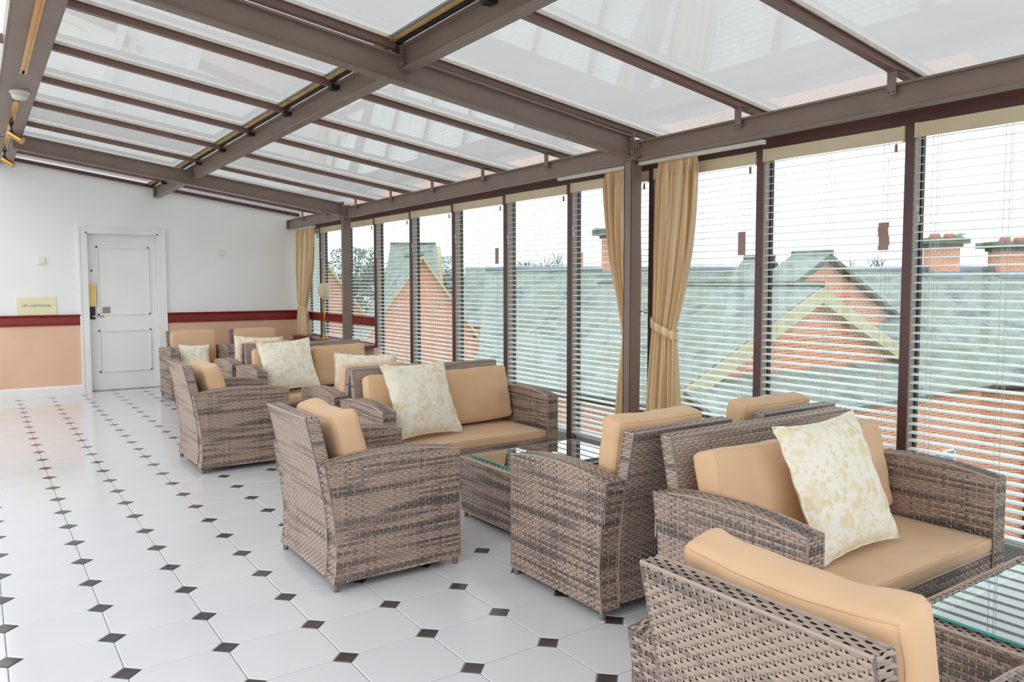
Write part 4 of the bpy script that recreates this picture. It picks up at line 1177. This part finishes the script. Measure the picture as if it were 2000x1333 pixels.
# houses to the left
h1 = gable_house('brick_house', (18.4, 32.8, 2.8), 2.9, 3.9, 2.4, -8, ZG, 'steep pinkish brick gable house seen behind the middle windows', 'stone', .18)
window_part(h1, -.8, .8, 4.2, 6.0, 0)
h2 = gable_house('brick_house', (14.6, 36.4, 2.5), 3.0, 3.6, 5, 6, ZG, 'brick gable house seen beside the far column', 'stone', .18)
window_part(h2, -.8, .8, 4.2, 6.0, 0)
h3 = tag(empty('slate_house', (22.9, 41.85, ZG), R(-35)), 'grey green roof peeping above the steep brick gable', 'building')
MB().prism([(-3, 0), (3, 0), (3, 9.4), (0, 12.7), (-3, 9.4)], 'x', -1.5, 1.5).build('wall', 'stone', h3)
for s_ in (-1, 1):
    r_ = MB(); slab(r_, (-1.7, 0, 12.84), (1.2, 0, 12.84), (1.9, s_ * 3.3, 9.2), (-1.7, s_ * 3.3, 9.2)); r_.build('roof_slope', 'slate', h3)
MB().tube([(-1.7, 0, 12.86), (1.2, 0, 12.86)], .08, 8).build('ridge_tiles', 'cap_stone', h3)
h4 = tag(empty('slate_house', (29.5, 38.5, ZG), R(-36)), 'distant slate roofed house in front of the bare trees', 'building')
MB().prism([(-4, 0), (4, 0), (4, 8.0), (0, 11.3), (-4, 8.0)], 'x', -4, 4).build('wall', 'brick', h4)
for s_ in (-1, 1):
    r_ = MB(); slab(r_, (-4.3, 0, 11.4), (4.3, 0, 11.4), (4.3, s_ * 4.3, 7.8), (-4.3, s_ * 4.3, 7.8)); r_.build('roof_slope', 'slate', h4)
MB().box(2.6, 3.4, -.5, .5, 11.0, 12.3).build('chimney_stack', 'brick', h4)
# trees
def tree(x, y, h, spread, seed, dense=False):
    rr = random.Random(seed); t = empty('bare_tree' if not dense else 'evergreen_tree', (x, y, ZG))
    tr = MB(); tr.tube([(0, 0, 0), (.1, 0, h * .35), (0, .1, h * .6)], [.28, .2, .12], 6); tr.build('trunk', 'tree_bark', t)
    tw = MB()
    def twig(p, d_, l, r_, lev):
        q = p + d_ * l; tw.tube([p, q], [r_, r_ * .6], 3, cap=False)
        if lev == 0: return
        for _ in range(4 if lev > 1 else 5):
            nd = (d_ + Vector((rr.uniform(-1, 1), rr.uniform(-1, 1), rr.uniform(-.25, .75))) * .75).normalized()
            twig(p + d_ * l * rr.uniform(.45, 1), nd, l * rr.uniform(.5, .75), r_ * .62, lev - 1)
    for i in range(9):
        a = i * 2.4 + rr.uniform(-.4, .4); d_ = Vector((math.cos(a) * spread, math.sin(a) * spread, rr.uniform(.6, 1.3))).normalized()
        twig(Vector((0, 0, h * (.30 + .03 * i))), d_, h * .24, .16, 3)
    tag(tw.build('branches', 'tree_bark' if not dense else 'ever', t), kind='stuff')
    if dense:
        lf = MB()
        for i in range(5200):
            a = rr.uniform(0, 6.283); zz = rr.uniform(.25, 1); rad = h * .30 * spread * math.sqrt(rr.random()) * (1.15 - abs(zz - .6) * 1.3)
            p = Vector((rad * math.cos(a), rad * math.sin(a), zz * h)); s_ = rr.uniform(.08, .18)
            e1 = Vector((rr.uniform(-1, 1), rr.uniform(-1, 1), rr.uniform(-1, 1))).normalized() * s_; e2 = Vector((rr.uniform(-1, 1), rr.uniform(-1, 1), rr.uniform(-1, 1))).normalized() * s_
            lf.add([p - e1, p + e2, p + e1, p - e2], [(0, 1, 2, 3)])
        tag(lf.build('foliage', 'ever', t), kind='stuff')
    return t
fwd = lambda px, dep: (CAM.x + dep * (fw.x + rt.x * (px - PX) / FPX), CAM.y + dep * (fw.y + rt.y * (px - PX) / FPX))
TR = []
for i, (px_, dn, top_) in enumerate([(640, 0, 488), (700, 1, 486), (752, 0, 490), (800, 1, 500), (860, 1, 503), (905, 0, 492), (950, 0, 488), (1010, 0, 486), (1045, 0, 484), (1085, 0, 494), (1130, 0, 500), (1680, 0, 492), (1725, 0, 486)]):
    dep = (68, 88, 108, 128, 148)[i % 5]; TR.append((px_, dep, 10.36 + (553 - top_) * dep / FPX, 1.0, dn))
for i, (px_, dep, h_, sp_, dn) in enumerate(TR):
    x, y = fwd(px_, dep); t = tree(x, y, h_, sp_, 50 + i, bool(dn))
    if dn: tag(t, 'leafy grey green tree behind the houses in the far windows', 'tree', 'leafy trees behind the houses')
    else: tag(t, 'bare winter tree standing beyond the rooftops', 'tree', 'bare trees beyond the rooftops')
